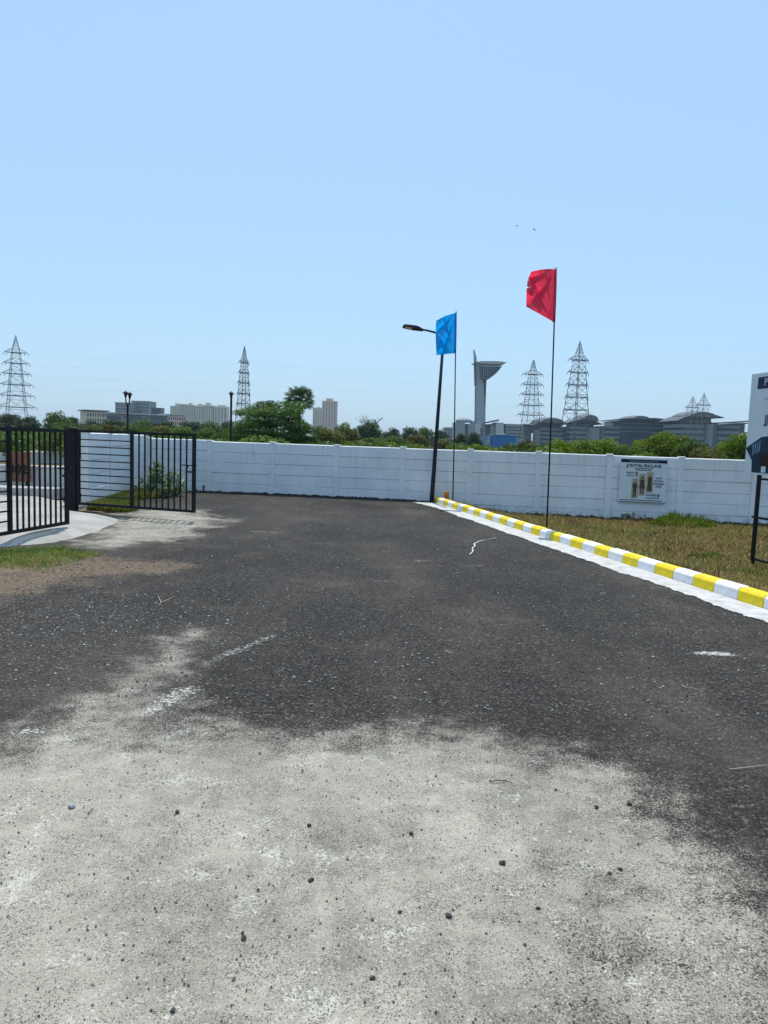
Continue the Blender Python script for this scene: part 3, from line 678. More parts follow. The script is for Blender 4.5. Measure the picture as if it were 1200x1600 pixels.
# poster on the wall
def poster():
    c = [on_wall(*q, 0.10) for q in ((970.5, 714.5), (1043.5, 718.5), (1039.5, 788.5), (965, 783.5))]
    ctr = sum(c, Vector()) / 4
    wd_ = ((c[1] - c[0]).length + (c[2] - c[3]).length) / 2; ht = ((c[0] - c[3]).length + (c[1] - c[2]).length) / 2
    t = thing('poster', 'pale printed poster with three sepia photographs hung on the white wall', 'poster', (ctr.x, ctr.y, ctr.z), math.atan2(WD.y, WD.x))
    # local: x right, z up, facing -y
    MB().box((0, 0.004, 0), (wd_, 0.012, ht)).build('sheet', M_FLEX, t)
    W, H = wd_, ht
    def rect(name, x0, x1, z0, z1, m, y=-0.006):
        return MB().box(((x0 + x1) / 2 * W, y, (z0 + z1) / 2 * H), ((x1 - x0) * W, 0.005, (z1 - z0) * H)).build(name, m, t)
    rect('header_band', -0.485, 0.485, 0.405, 0.475, M_INK, -0.0045)
    mgrey = paint('grey_print', (0.28, 0.31, 0.35), 0.5); msep = paint('sepia_print', (0.42, 0.36, 0.26), 0.5, 0.2, 9); mbr = paint('brown_print', (0.10, 0.07, 0.045), 0.5, 0.2, 20, spec=0.08); mskin = paint('tan_print', (0.35, 0.24, 0.15), 0.5)
    for i in range(11): rect('text_line', -0.30 + i * 0.055, -0.255 + i * 0.055, 0.432, 0.446, mgrey, -0.009)
    lettering(t, 'JJ ROYAL ENCLAVE', 0.11, 0.0, 0.335 * H, M_INK, bold=0.003, width=0.74 * W)
    for z, a, b in ((0.275, -0.18, 0.19), (0.24, -0.17, 0.17)):
        x = a
        while x < b:
            l = rnd.uniform(0.03, 0.07); rect('text_line', x, min(b, x + l), z - 0.009, z + 0.009, M_INK); x += l + 0.014
    lettering(t, 'PLOT @', 0.085, -0.23 * W, 0.165 * H, M_INK, bold=0.002, width=0.24 * W)
    rect('rule', -0.36, -0.10, 0.10, 0.112, M_INK)
    lettering(t, 'HOUSE @', 0.085, 0.23 * W, -0.315 * H, M_INK, bold=0.002, width=0.29 * W)
    rect('rule', 0.08, 0.36, -0.385, -0.372, M_INK)
    for s_, z, w_ in (('LOVE', 0.07, 0.13), ('ADVANCE', 0.005, 0.2), ('INVESTMENT', -0.06, 0.25), ('HERE', -0.12, 0.13)):
        lettering(t, s_, 0.06, 0.33 * W, z * H, M_INK, bold=0.0015, width=w_ * W)
    for i, (x0, x1, z0, z1) in enumerate(((-0.23, -0.095, -0.40, 0.05), (-0.08, 0.055, -0.33, 0.16), (0.075, 0.215, -0.26, 0.21))):
        ph = rect('photograph', x0, x1, z0, z1, msep, -0.005)
        xc = (x0 + x1) / 2 * W; zb = (z0 + 0.03) * H; hh = (z1 - z0) * 0.86 * H
        k = MB(); sk = MB()
        body = [[(-.05, 0), (-.045, .45), (-.075, .62), (-.06, .80), (.06, .80), (.075, .62), (.045, .45), (.05, 0), (.012, 0), (0, .42), (-.012, 0)],
                [(-.045, .0), (-.04, .28), (-.085, .32), (-.05, .60), (-.07, .78), (.07, .78), (.05, .60), (.085, .32), (.04, .28), (.045, 0), (.015, 0), (.01, .28), (-.01, .28), (-.015, 0)],
                [(-.07, .02), (-.05, .45), (-.06, .62), (-.05, .80), (.05, .80), (.065, .60), (.05, .45), (.075, .02)]][i]
        k.prism([(xc + x * hh * 1.9, zb + z * hh) for x, z in body], -0.0115, -0.009)
        k.build('printed_figure', mbr, ph)
        n = 10; sk.prism([(xc + 0.075 * hh * math.cos(2 * math.pi * j / n), zb + hh * 0.885 + 0.07 * hh * math.sin(2 * math.pi * j / n)) for j in range(n)], -0.0125, -0.0095)
        sk.build('printed_head', mskin if i != 1 else mbr, ph)
    x = -0.46
    while x < 0.44:
        l = rnd.uniform(0.02, 0.07); rect('text_line', x, x + l, -0.447, -0.43, M_INK); x += l + 0.012
    rect('rule', -0.495, 0.495, -0.488, -0.474, M_INK)
poster()

# billboard beside the kerb, facing the road
def billboard():
    p0 = at(1163.5, 740, 12.9); d = Vector((0.10, -0.995, 0)).normalized()
    zb = p0.z; zt = at(1174, 585, 12.9).z
    t = thing('billboard', 'tall white printed billboard on black posts at the right edge', 'billboard', (p0.x, p0.y, 0), math.atan2(d.y, d.x))
    # local: x along the board towards the camera, faces -y (the road)
    W, H = 2.45, zt - zb
    MB().box((W / 2, 0.0, (zb + zt) / 2), (W, 0.022, H)).build('board', M_FLEX, t)
    f = MB()
    for x in (0.36, W - 0.36): f.box((x, 0.045, (zt + -0.42) / 2), (0.055, 0.055, zt + 0.40))
    me = MB().box((0, 0.045, (zt - 0.42) / 2), (0.055, 0.055, zt + 0.40)).mesh('post', 0.003)
    for x in (0.36, W - 0.36): mk('post', me, M_BLACK, t, (x, 0, 0))
    rl = MB().box((0, 0, 0), (W - 0.775, 0.04, 0.035)).mesh('rail')
    for z in (zb - 0.07, 0.58, -0.13): mk('rail', rl, M_BLACK, t, (W / 2, 0.045, z))
    st = MB().box((0, 0, 0), (0.08, 0.03, 0.03)).mesh('rail_end')
    mk('rail_end', st, M_BLACK, t, (0.29, 0.045, 0.58))
    mn = paint('navy_print', (0.02, 0.03, 0.09), 0.45, spec=0.08); mg = paint('dark_glass_print', (0.015, 0.035, 0.06), 0.4, 0.3, 12, spec=0.08); mb = paint('brown_black_print', (0.03, 0.018, 0.015), 0.5, spec=0.08); mbl = paint('blue_grey_print', (0.16, 0.24, 0.32), 0.5, 0.2, 8); ml = paint('pale_print', (0.6, 0.63, 0.64), 0.5)
    def rect(name, x0, x1, z0, z1, m, y=-0.014): return MB().box(((x0 + x1) / 2, y, (zt + zb) / 2 + 0), (x1 - x0, 0.005, z1 - z0)).build(name, m, t, loc=(0, 0, (z0 + z1) / 2 - (zt + zb) / 2))
    rect('header_panel', 0.20, 2.2, zt - 0.155 * H, zt - 0.04 * H, mn)
    o = lettering(t, 'P', 0.19, 0.43, zt - 0.098 * H, ml, -0.02)
    rect('rule', 0.42, 2.1, zt - 0.263 * H, zt - 0.256 * H, mbl)
    lettering(t, 'JJ', 0.2, 0.52, zt - 0.46 * H, M_INK, -0.02, 0.002)
    hs = MB(); hs.prism([(0.0, zb + 0.26 * H), (0.42, zb + 0.37 * H), (0.62, zb + 0.38 * H), (1.6, zb + 0.30 * H), (1.6, zb + 0.02 * H), (0.22, zb + 0.02 * H), (0.2, zb + 0.14 * H)], -0.0165, -0.0125)
    h = hs.build('printed_house', mg, t)
    for i in range(4):
        MB().box((0.22 + i * 0.06, -0.019, zb + (0.245 + i * 0.012) * H), (0.03, 0.004, 0.11 * H)).build('printed_window', mbl, h)
    MB().prism([(0.4, zb + 0.22 * H), (0.55, zb + 0.20 * H), (1.3, zb + 0.21 * H), (1.3, zb + 0.08 * H), (0.45, zb + 0.08 * H)], -0.021, -0.0175).build('printed_porch', mb, h)
    MB().box((0.56, -0.024, zb + 0.055 * H), (0.12, 0.004, 0.06 * H)).build('printed_badge', ml, h)
billboard()

# ================================================================== LEFT YARD: low walls, board, slab, plants
M_LOW = paint('pale_plaster', (0.62, 0.63, 0.64), 0.85, 0.1, 3, dirt=((0.35, 0.33, 0.3), 0.6), bump=0.2)
def low_wall(label, a, b, z0, z1, th=0.16, m=None):
    d = b - a; t = thing('low_wall', label, 'wall', (a.x, a.y, 0), math.atan2(d.y, d.x), 'low plot walls behind the gate')
    MB().box((d.length / 2, 0, (z0 + z1 - 0.06) / 2), (d.length, th, z1 - z0 - 0.06)).build('wall_body', m or M_LOW, t)
    MB().box((d.length / 2, 0, z1 - 0.028), (d.length + 0.04, th + 0.05, 0.056)).build('coping', m or M_LOW, t, 0.006)
a = at(-140, 728, 19.4); b = at(125, 730, 19.6)
low_wall('nearest low white wall seen through the left gate pickets', Vector((a.x, 19.4, 0)), Vector((-8.0, 19.6, 0)), 0.0, 0.69)
a = at(-200, 706, 33); b = at(125, 708, 33.6)
low_wall('thin low kerb wall across the dry field, middle of the three', Vector((a.x, 33, 0)), Vector((b.x, 33.6, 0)), 0.0, 0.62)
a = at(-160, 690, 46); b = at(30, 692, 46)
low_wall('farthest low white wall ending at the brown pillar', Vector((a.x, 46, 0)), Vector((b.x, 46, 0)), 0.0, 0.93)
bp = at(28, 700, 45.7)
t = thing('brick_pillar', 'short orange brown brick pillar at the end of the far low wall', 'pillar', (bp.x, 45.7, 0))
M_BRK = paint('orange_brick', (0.42, 0.20, 0.10), 0.9, 0.2, 9)
for i in range(10): MB().box((0, 0, 0.06 + i * 0.09), (0.27, 0.27, 0.08)).build('brick_course', M_BRK, t)
MB().box((0, 0, 0.48), (0.25, 0.25, 0.94)).build('mortar_core', paint('mortar', (0.4, 0.37, 0.33), 0.95), t)
# slab step
t = thing('concrete_slab', 'low pale concrete slab on the apron behind the left gate leaf', 'slab', (0, 0, 0))
sl = [at(-30, 768, 16.8), at(88, 768, 17.1)]
MB().box(((sl[0].x + sl[1].x) / 2, 17.25, 0.17), (sl[1].x - sl[0].x, 0.55, 0.26)).build('slab_block', M_CONC, t, 0.012)
# number board
c0 = at(8.5, 705, 19.22); c1 = at(48, 753, 19.22)
t = thing('number_board', 'reddish brown board with dark numerals 302 leaning on the low wall', 'sign', ((c0.x + c1.x) / 2, 19.22, c1.z))
W, H = c1.x - c0.x, c0.z - c1.z
M_RB = paint('red_oxide', (0.22, 0.09, 0.052), 0.75, 0.2, 5)
MB().box((0, 0, H / 2), (W, 0.03, H)).build('board', M_RB, t, 0.004)
lettering(t, '302', H * 0.42, 0.0, H * 0.40, paint('black_ink', (0.012, 0.010, 0.010), 0.6), -0.02, 0.014)
lg = MB().box((0, 0, 0), (0.04, 0.04, c1.z - 0.08)).mesh('leg')
for x in (-0.22, 0.22): mk('leg', lg, M_BLACK, t, (x, 0.0, -(c1.z - 0.08) / 2))

# ================================================================== FOLIAGE
def leaves(clumps, n, size, seed, up=0.35, aspect=0.5, drop=0.0, bend=0.25):
    g = np.random.default_rng(seed)
    cl = np.array(clumps); wts = cl[:, 3] ** 2 * (cl[:, 4] if cl.shape[1] > 4 else 1); wts = wts / wts.sum()
    ci = g.choice(len(cl), n, p=wts)
    d = g.normal(size=(n, 3)); d /= np.linalg.norm(d, axis=1)[:, None]
    rr = g.uniform(0.35, 1.05, n) ** 0.6
    flat = cl[ci, 5] if cl.shape[1] > 5 else np.full(n, 0.8)
    p = cl[ci, :3] + d * (rr * cl[ci, 3])[:, None] * np.stack([np.ones(n), np.ones(n), flat], 1)
    nm = d * 0.6 + g.normal(size=(n, 3)) * 0.7 + np.array([0, 0, up]); nm /= np.linalg.norm(nm, axis=1)[:, None]
    a = np.cross(nm, g.normal(size=(n, 3))); a /= np.linalg.norm(a, axis=1)[:, None] + 1e-9
    a[:, 2] -= drop; a /= np.linalg.norm(a, axis=1)[:, None]
    b = np.cross(nm, a)
    s = size * g.uniform(0.55, 1.35, n)
    V = np.empty((n, 4, 3))
    V[:, 0] = p - a * s[:, None]; V[:, 2] = p + a * s[:, None] - nm * (s * bend)[:, None]
    V[:, 1] = p + b * (s * aspect)[:, None] + nm * (s * 0.1)[:, None]; V[:, 3] = p - b * (s * aspect)[:, None] + nm * (s * 0.1)[:, None]
    ct = g.uniform(0, 1, len(cl))
    tint = np.clip(0.55 * ct[ci] + 0.45 * g.uniform(0, 1, n), 0, 1)
    return V.reshape(-1, 3), tint
def crown_clumps(k, seed, rx=0.5, z0=0.25, z1=1.0, cr=(0.10, 0.19), flat=0.8, dome=True):
    g = np.random.default_rng(seed); o = []
    while len(o) < k:
        x, y = g.uniform(-1, 1, 2); z = g.uniform(0, 1)
        if x * x + y * y > (1 - z ** (2.2 if dome is True else dome) * (0.92 if dome is True else 0.6)): continue
        if x * x + y * y < 0.2 and z < 0.5: continue
        r_ = g.uniform(*cr)
        o.append((x * (rx - r_ * 0.6), y * (rx - r_ * 0.6), z0 + (z1 - z0 - r_ * 0.6) * z, r_, 1.0, flat))
    return o
LEAFM = {
    'dark': leaf_material('leaf_dark', [(0.022, 0.042, 0.017), (0.042, 0.072, 0.026), (0.072, 0.11, 0.036)], 0.3),
    'mid': leaf_material('leaf_mid', [(0.042, 0.075, 0.018), (0.08, 0.13, 0.028), (0.135, 0.19, 0.045)], 0.42),
    'bright': leaf_material('leaf_bright', [(0.06, 0.10, 0.014), (0.12, 0.175, 0.02), (0.20, 0.255, 0.04)], 0.45),
    'olive': leaf_material('leaf_olive', [(0.06, 0.065, 0.02), (0.11, 0.115, 0.032), (0.18, 0.165, 0.05)], 0.35),
    'prosopis': leaf_material('leaf_prosopis', [(0.03, 0.065, 0.014), (0.065, 0.13, 0.026), (0.115, 0.20, 0.04)], 0.45),
    'milkweed': leaf_material('leaf_milkweed', [(0.12, 0.17, 0.09), (0.22, 0.29, 0.16), (0.36, 0.42, 0.28)], 0.25, 0.5),
    'weed': leaf_material('leaf_weed', [(0.06, 0.10, 0.02), (0.12, 0.17, 0.03), (0.22, 0.26, 0.05)], 0.4),
    'palm': leaf_material('leaf_palm', [(0.018, 0.036, 0.014), (0.036, 0.066, 0.024), (0.06, 0.10, 0.035)], 0.3),
}
M_BARK = paint('bark', (0.075, 0.055, 0.04), 0.95, 0.3, 20, bump=0.6)
def trunk_mesh(clumps, seed, r0=0.03, n=9, fork=0.22):
    g = random.Random(seed); b = MB()
    b.tube([(0, 0, -0.03), (0.01, 0, fork * 0.5), (0, 0.01, fork)], [r0 * 1.3, r0, r0 * 0.85], 7)
    for c in g.sample(clumps, min(n, len(clumps))):
        m = Vector((c[0] * 0.45, c[1] * 0.45, fork + (c[2] - fork) * 0.55 + 0.02))
        b.tube([(0, 0, fork * 0.9), m, Vector(c[:3])], [r0 * 0.6, r0 * 0.35, r0 * 0.12], 5)
    return b.mesh('trunk', smooth=True)
PROTO = {}
def proto(kind, seed, k, n, size, matk, cr=(0.1, 0.19), flat=0.8, z0=0.25, rx=0.5, up=0.35, aspect=0.5, r0=0.03, dome=True, bare=0):
    cl = crown_clumps(k, seed, rx, z0, 1.0, cr, flat, dome)
    V, t = leaves(cl, n, size, seed + 100, up, aspect)
    me = quads_mesh('crown', V, t); me.materials.append(LEAFM[matk])
    tm = trunk_mesh(cl, seed, r0, fork=max(0.08, z0 * 0.9)); tm.materials.append(M_BARK)
    if bare:
        b = MB(); g = random.Random(seed)
        for i in range(bare):
            a_ = g.uniform(0, 6.28); q = Vector((0.1 * math.cos(a_), 0.1 * math.sin(a_), 0.75)); e = q + Vector((0.28 * math.cos(a_), 0.28 * math.sin(a_), g.uniform(0.2, 0.42)))
            b.tube([q, (q + e) / 2 + Vector((0, 0, 0.04)), e], [0.008, 0.006, 0.003], 4)
            for j in range(6):
                f = q.lerp(e, g.uniform(0.4, 0.95)); b.tube([f, f + Vector((g.uniform(-.12, .12), g.uniform(-.12, .12), g.uniform(0.02, .12)))], [0.004, 0.002], 3)
        o = bpy.data.meshes.new('twigs'); o = b.mesh('bare_twigs'); o.materials.append(M_BARK); PROTO[kind] = (me, tm, o); return
    PROTO[kind] = (me, tm, None)
proto('far_a', 1, 60, 7000, 0.030, 'dark', r0=0.03, z0=0.1, cr=(0.11, 0.2))
proto('far_b', 2, 56, 7000, 0.030, 'dark', z0=0.1, cr=(0.12, 0.2))
proto('far_c', 3, 60, 7000, 0.030, 'mid', z0=0.1, cr=(0.11, 0.2))
proto('far_bare', 14, 60, 7000, 0.028, 'dark', z0=0.1, cr=(0.11, 0.2), bare=9)
proto('bush_m1', 4, 60, 9000, 0.028, 'mid', z0=0.06, cr=(0.11, 0.2))
proto('bush_m2', 5, 56, 9000, 0.028, 'olive', z0=0.06, cr=(0.11, 0.2))
proto('bush_b1', 6, 70, 15000, 0.024, 'bright', z0=0.05, cr=(0.11, 0.19))
proto('bush_b2', 7, 64, 15000, 0.024, 'bright', z0=0.05, cr=(0.11, 0.21))
proto('bush_b3', 8, 66, 14000, 0.023, 'mid', z0=0.05, cr=(0.10, 0.19))
proto('bush_o1', 9, 60, 13000, 0.021, 'olive', z0=0.05, cr=(0.10, 0.19))
proto('prosopis', 10, 130, 60000, 0.0135, 'prosopis', z0=0.10, cr=(0.08, 0.16), flat=0.5, aspect=0.34, up=0.7, dome=2.9)
def tree(name, kind, label, cat, group, px, ytop, Y, wpx, zbase=-0.5, depth=1.0):
    top = at(px, ytop - 2, Y); wd_ = 1.18 * wpx / FPX * Y; h = top.z - zbase
    t = thing(name, label, cat, (top.x, Y, zbase), rnd.uniform(0, 6.28), group)
    t.scale = (wd_, wd_ * depth, h)
    me, tm, ex = PROTO[kind]
    mk('crown', me, None, t); mk('trunk', tm, None, t)
    if ex: mk('bare_twigs', ex, None, t)
    return t
GF = 'trees of the far belt beyond the wall'; GM = 'bushes between the wall and the far trees'; GH = 'bushes close behind the right of the wall'
# far belt, left to right
for px, yt, Y, wp, kd, lb in (
    (-30, 650, 150, 60, 'far_a', 'dark tree cut off by the left edge behind the gate'),
    (12, 647, 165, 52, 'far_b', 'dark tree at the foot of the leftmost pylon'),
    (44, 650, 140, 44, 'far_a', 'dark slim tree just right of the leftmost pylon'),
    (86, 644, 150, 48, 'far_c', 'tallest rounded tree left of the long office block'),
    (112, 652, 190, 34, 'far_b', 'small dark tree between the rounded tree and the office block'),
    (145, 658, 170, 46, 'far_a', 'dark tree under the left end of the long office block'),
    (180, 656, 150, 48, 'far_b', 'dark tree left of the twin lantern under the office block'),
    (222, 656, 160, 46, 'far_c', 'green tree right of the twin lantern under the office block'),
    (258, 658, 150, 48, 'far_a', 'dark tree under the right end of the long office block'),
    (296, 659, 170, 46, 'far_b', 'dark tree under the left apartment towers'),
    (332, 660, 160, 44, 'far_c', 'green tree under the right apartment towers'),
    (360, 658, 190, 40, 'far_a', 'dark tree behind the single lantern'),
    (540, 662, 170, 40, 'far_c', 'green tree just right of the pink apartment tower'),
    (577, 658, 135, 48, 'far_bare', 'dark rounded tree with bare twigs rising from its top'),
    (612, 669, 210, 36, 'far_a', 'small dark tree right of the tree with bare twigs'),
    (640, 668, 200, 30, 'far_b', 'dark tree in the far belt left of the street lamp pole'),
    (663, 669, 220, 34, 'far_c', 'green tree in the far belt touching the street lamp pole'),
    (690, 672, 230, 34, 'far_a', 'dark tree between the street lamp pole and the blue flag pole'),
    (722, 678, 180, 30, 'far_a', 'dark tree right of the blue flag pole below the control tower'),
    (741, 676, 170, 24, 'far_b', 'dark tree below the shaft of the control tower')):
    tree('far_tree', kd, lb, 'tree', GF, px, yt, Y, wp)
# middle distance
for px, yt, Y, wp, kd, lb in (
    (-20, 668, 75, 70, 'bush_m1', 'green bush cut off by the left edge above the gate'),
    (40, 672, 70, 60, 'bush_m1', 'green bush above the left gate leaf'),
    (102, 658, 80, 48, 'bush_b3', 'yellowish green bush above the pickets of the left gate leaf'),
    (140, 664, 78, 52, 'bush_m1', 'bush above the thick gate post'),
    (172, 662, 85, 54, 'bush_m2', 'olive bush left of the twin lantern'),
    (212, 664, 76, 52, 'bush_m1', 'bush right of the twin lantern above the gate'),
    (248, 664, 84, 54, 'bush_m2', 'olive bush above the middle of the open gate leaf'),
    (285, 666, 72, 50, 'bush_m1', 'bush above the free end of the open gate leaf'),
    (318, 668, 66, 48, 'bush_m1', 'bush left of the single lantern'),
    (346, 672, 55, 40, 'bush_b3', 'light bush just left of the single lantern at wall height'),
    (372, 668, 56, 44, 'bush_m1', 'bush at the left foot of the big feathery tree'),
    (512, 663, 50, 62, 'bush_o1', 'olive brown bush right of the big feathery tree'),
    (548, 668, 58, 50, 'bush_m2', 'olive bush below the pink apartment tower'),
    (585, 680, 62, 56, 'bush_b3', 'low bush below the tree with bare twigs'),
    (622, 682, 70, 56, 'bush_m1', 'low bush left of the street lamp pole'),
    (652, 678, 90, 44, 'bush_m2', 'olive bush left of the street lamp pole'),
    (690, 684, 66, 50, 'bush_m2', 'olive bush between lamp pole and blue flag pole'),
    (716, 688, 55, 44, 'bush_b3', 'pale bush right of the blue flag pole'),
    (752, 692, 60, 56, 'bush_b3', 'low bush in front of the pale end of the blue shed'),
    (792, 693, 62, 54, 'bush_m1', 'low bush in front of the blue shed'),
    (822, 686, 60, 40, 'bush_m2', 'olive bush right of the blue shed')):
    tree('bush', kd, lb, 'bush', GM, px, yt, Y, wp)
# hedge behind the right part of the wall
for px, yt, Y, wp, kd, lb in (
    (842, 685, 36, 62, 'bush_b3', 'green bush just left of the red flag pole'),
    (880, 684, 38, 66, 'bush_b1', 'bright green bush just right of the red flag pole'),
    (915, 683, 34, 70, 'bush_b2', 'bright bush under the largest pylon'),
    (950, 682, 35, 64, 'bush_b1', 'bright bush above the left edge of the poster'),
    (985, 686, 33, 62, 'bush_b3', 'darker bush above the poster'),
    (1012, 683, 36, 60, 'bush_b2', 'bright bush above the right edge of the poster'),
    (1050, 671, 33, 84, 'bush_b1', 'tallest bright bush behind the right of the wall'),
    (1082, 678, 31, 62, 'bush_b3', 'bush on the right flank of the tallest bush'),
    (1108, 690, 30, 66, 'bush_o1', 'olive bush below the pair of small pylons'),
    (1140, 684, 31, 60, 'bush_b2', 'bright bush left of the billboard'),
    (1166, 670, 30, 66, 'bush_b1', 'bright bush partly behind the billboard'),
    (1215, 662, 30, 80, 'bush_b3', 'bush hidden mostly behind the billboard')):
    tree('bush', kd, lb, 'bush', GH, px, yt, Y, wp)
tree('prosopis_tree', 'prosopis', 'big feathery green tree in front of the palm behind the wall', 'tree', None, 428, 626, 45, 128)

# low scrub filling the field beyond the wall
cl = []
g = np.random.default_rng(77)
for i in range(520):
    Y = 26 + 130 * g.uniform() ** 1.4; X = g.uniform(-0.62, 0.62) * Y
    r_ = g.uniform(0.5, 1.0); zt = 1.75 - 0.0069 * Y
    cl.append((X, Y, -0.5 + (zt + 0.5) * g.uniform(0.55, 0.85), r_, 1.0 / (1 + Y / 40), 0.55))
V, tt = leaves(cl, 90000, 0.12, 78)
me = quads_mesh('scrub', V, tt); me.materials.append(LEAFM['mid'])
tag(mk('scrub', me, None), 'low green scrub covering the field beyond the wall', 'scrub', kind='stuff')

# palm
def palm():
    Y = 78.0; cpt = at(467.5, 626, Y); base = Vector((cpt.x, Y, -0.5))
    t = thing('palm_tree', 'dark fan palm rising behind the big feathery tree', 'palm tree', tuple(base))
    h = cpt.z + 0.5
    tr = MB(); tr.tube([(0, 0, -0.1), (0.1, 0, h * 0.3), (0.05, 0, h * 0.7), (0, 0, h)], [0.24, 0.2, 0.17, 0.19], 10); tr.build('trunk', M_BARK, t, smooth=True)
    g = np.random.default_rng(6)
    for i in range(58):
        az = i * 2.39996 + g.uniform(-.2, .2); el = math.asin(-0.55 + 1.5 * (i + 0.5) / 58)
        d = Vector((math.cos(az) * math.cos(el), math.sin(az) * math.cos(el), math.sin(el)))
        st = g.uniform(0.8, 1.4); L_ = g.uniform(0.65, 0.85)
        c = Vector((0, 0, h)) + d * st
        sd_ = d.cross(Vector((0, 0, 1))).normalized() if abs(d.z) < 0.98 else Vector((1, 0, 0)); up = sd_.cross(d)
        rl = g.uniform(-0.7, 0.7); sd_, up = sd_ * math.cos(rl) + up * math.sin(rl), up * math.cos(rl) - sd_ * math.sin(rl)
        Vv = []; n = 15
        for j in range(n):
            a_ = -1.9 + 3.8 * j / (n - 1); q = d * math.cos(a_) + sd_ * math.sin(a_); e = c + q * L_ * (0.75 + 0.25 * math.cos(a_)) + Vector((0, 0, -0.12 * g.uniform(0.4, 1.6)))
            pr = (sd_ * math.cos(a_) - d * math.sin(a_)) * 0.05
            md = c + q * L_ * 0.55 + up * 0.05
            Vv += [c, md - pr, e, md + pr]
        me = quads_mesh('frond', np.array([tuple(v) for v in Vv]), g.uniform(0, 1, n)); me.materials.append(LEAFM['palm'])
        fr = mk('frond', me, None, t)
        s_ = MB(); s_.tube([Vector((0, 0, h)), c], [0.03, 0.018], 4); s_.build('frond_stalk', M_BARK, fr)
palm()

# ------------------------------------------------------------------ grass (nobody could count it)
def blades(name, label, n, sampler, zf, h, wd_, lean, m, seed, tintf):
    g = np.random.default_rng(seed)
    X, Y = sampler(g, n); n = len(X); Z = zf(X, Y)
    az = g.uniform(0, 2 * np.pi, n); ln = np.abs(g.normal(lean, 0.35, n)); hh = h * g.uniform(0.5, 1.3, n)
    dx, dy = np.cos(az) * np.sin(ln), np.sin(az) * np.sin(ln); dz = np.cos(ln).clip(0.08)
    sxx, syy = -np.sin(az) * wd_, np.cos(az) * wd_
    V = np.empty((n, 4, 3)); B = np.stack([X, Y, Z - 0.01], 1)
    sd_ = np.stack([sxx, syy, np.zeros(n)], 1) * g.uniform(0.6, 1.4, n)[:, None]
    md = B + np.stack([dx * 0.5 * hh, dy * 0.5 * hh, dz * 0.62 * hh], 1); tp = B + np.stack([dx * hh * 1.15, dy * hh * 1.15, dz * hh * 0.9], 1)
    V[:, 0] = B; V[:, 1] = md + sd_; V[:, 2] = tp; V[:, 3] = md - sd_
    me = quads_mesh(name, V.reshape(-1, 3), np.clip(tintf(X, Y) + g.normal(0, 0.14, n), 0, 1)); me.materials.append(m)
    return tag(mk(name, me, None), label, 'grass', kind='stuff')
M_DRYG = leaf_material('dry_grass', [(0.08, 0.05, 0.024), (0.20, 0.13, 0.052), (0.33, 0.24, 0.10), (0.23, 0.20, 0.055), (0.13, 0.155, 0.032), (0.075, 0.125, 0.025)], 0.2, 0.8)
def s_plot(g, n):
    Y = 5.5 + 15.3 * g.uniform(0, 1, n); X = 1.2 + g.uniform(0, 1, n) * 12.5
    wy = 21.74 - 0.128 * (X + 6.89) - 0.12
    k = (kdist(X, Y) > 0.2) & (Y < wy) & (X < 0.62 * Y + 1.0)
    k &= (wy - Y > 0.35) | (g.uniform(0, 1, n) < 0.35)
    k &= 0.62 + 0.45 * wob(X, Y, 2.6, 76) + 0.45 * wob(X, Y, 7.5, 77) > g.uniform(0, 1, n)
    return X[k], Y[k]
def t_plot(X, Y):
    gr = wob(X, Y, 1.3, 71) + 0.5 * wob(X, Y, 3.3, 72)
    return np.clip(0.47 + 0.38 * gr, 0.0, 1.0)
blades('dry_grass', 'brown and green dry grass between the kerb and the wall', 330000, s_plot, zplot, 0.12, 0.0075, 0.85, M_DRYG, 81, t_plot)
def s_tuft(g, n):
    X, Y = s_plot(g, n); m_ = wob(X, Y, 2.2, 73) + 0.6 * wob(X, Y, 5.0, 74) > 0.55; return X[m_], Y[m_]
blades('grass_tufts', 'taller tufts of dry grass between the kerb and the wall', 90000, s_tuft, zplot, 0.24, 0.008, 0.65, M_DRYG, 82, lambda X, Y: np.clip(0.45 + 0.4 * wob(X, Y, 1.7, 75), 0, 1))
M_GRN = leaf_material('green_grass', [(0.045, 0.075, 0.018), (0.085, 0.13, 0.025), (0.15, 0.19, 0.04), (0.27, 0.23, 0.09)], 0.4, 0.6)
VG = [G(-160, 858), G(0, 858), G(90, 855), G(150, 866), G(120, 880), G(50, 890), G(0, 893), G(-160, 908)]
def zverge(X, Y): return np.maximum(0.0, -0.03 + 0.08 * sstep(-0.15, 0.5, sdist(X, Y, VER)))
def s_verge(g, n):
    X = g.uniform(-7, -3.2, n); Y = g.uniform(7.6, 10.6, n); s_ = sdist(X, Y, VG)
    k = s_ + 0.12 * wob(X, Y, 5, 91) > g.uniform(-0.1, 0.25, n); return X[k], Y[k]
blades('verge_grass', 'bright green grass at the left edge in front of the gate', 40000, s_verge, zverge, 0.07, 0.005, 0.75, M_GRN, 92, lambda X, Y: np.clip(0.5 + 0.45 * wob(X, Y, 3, 93), 0, 1))
def s_fr(g, n):
    X = g.uniform(-7, -2.2, n); Y = g.uniform(7.0, 10.4, n); s_ = sdist(X, Y, SOIL); k = s_ > g.uniform(-0.6, 0.35, n); return X[k], Y[k]
M_STRAW = leaf_material('straw', [(0.07, 0.045, 0.032), (0.17, 0.115, 0.085), (0.36, 0.28, 0.21)], 0.2, 0.8)
blades('straw', 'scattered straw and dry leaves on the brown soil at the left', 16000, s_fr, lambda X, Y: np.maximum(zverge(X, Y), 0.004), 0.045, 0.005, 1.5, M_STRAW, 94, lambda X, Y: 0.5 + 0.3 * wob(X, Y, 4, 95))
def s_side(g, n):
    Y = g.uniform(15.2, 20.4, n); X = -6.62 + (20.0 - Y) * 0.105 + 0.9 * g.uniform(0, 1, n) ** 1.6 * (0.6 + 0.4 * np.sin(Y * 1.7)); return X, Y
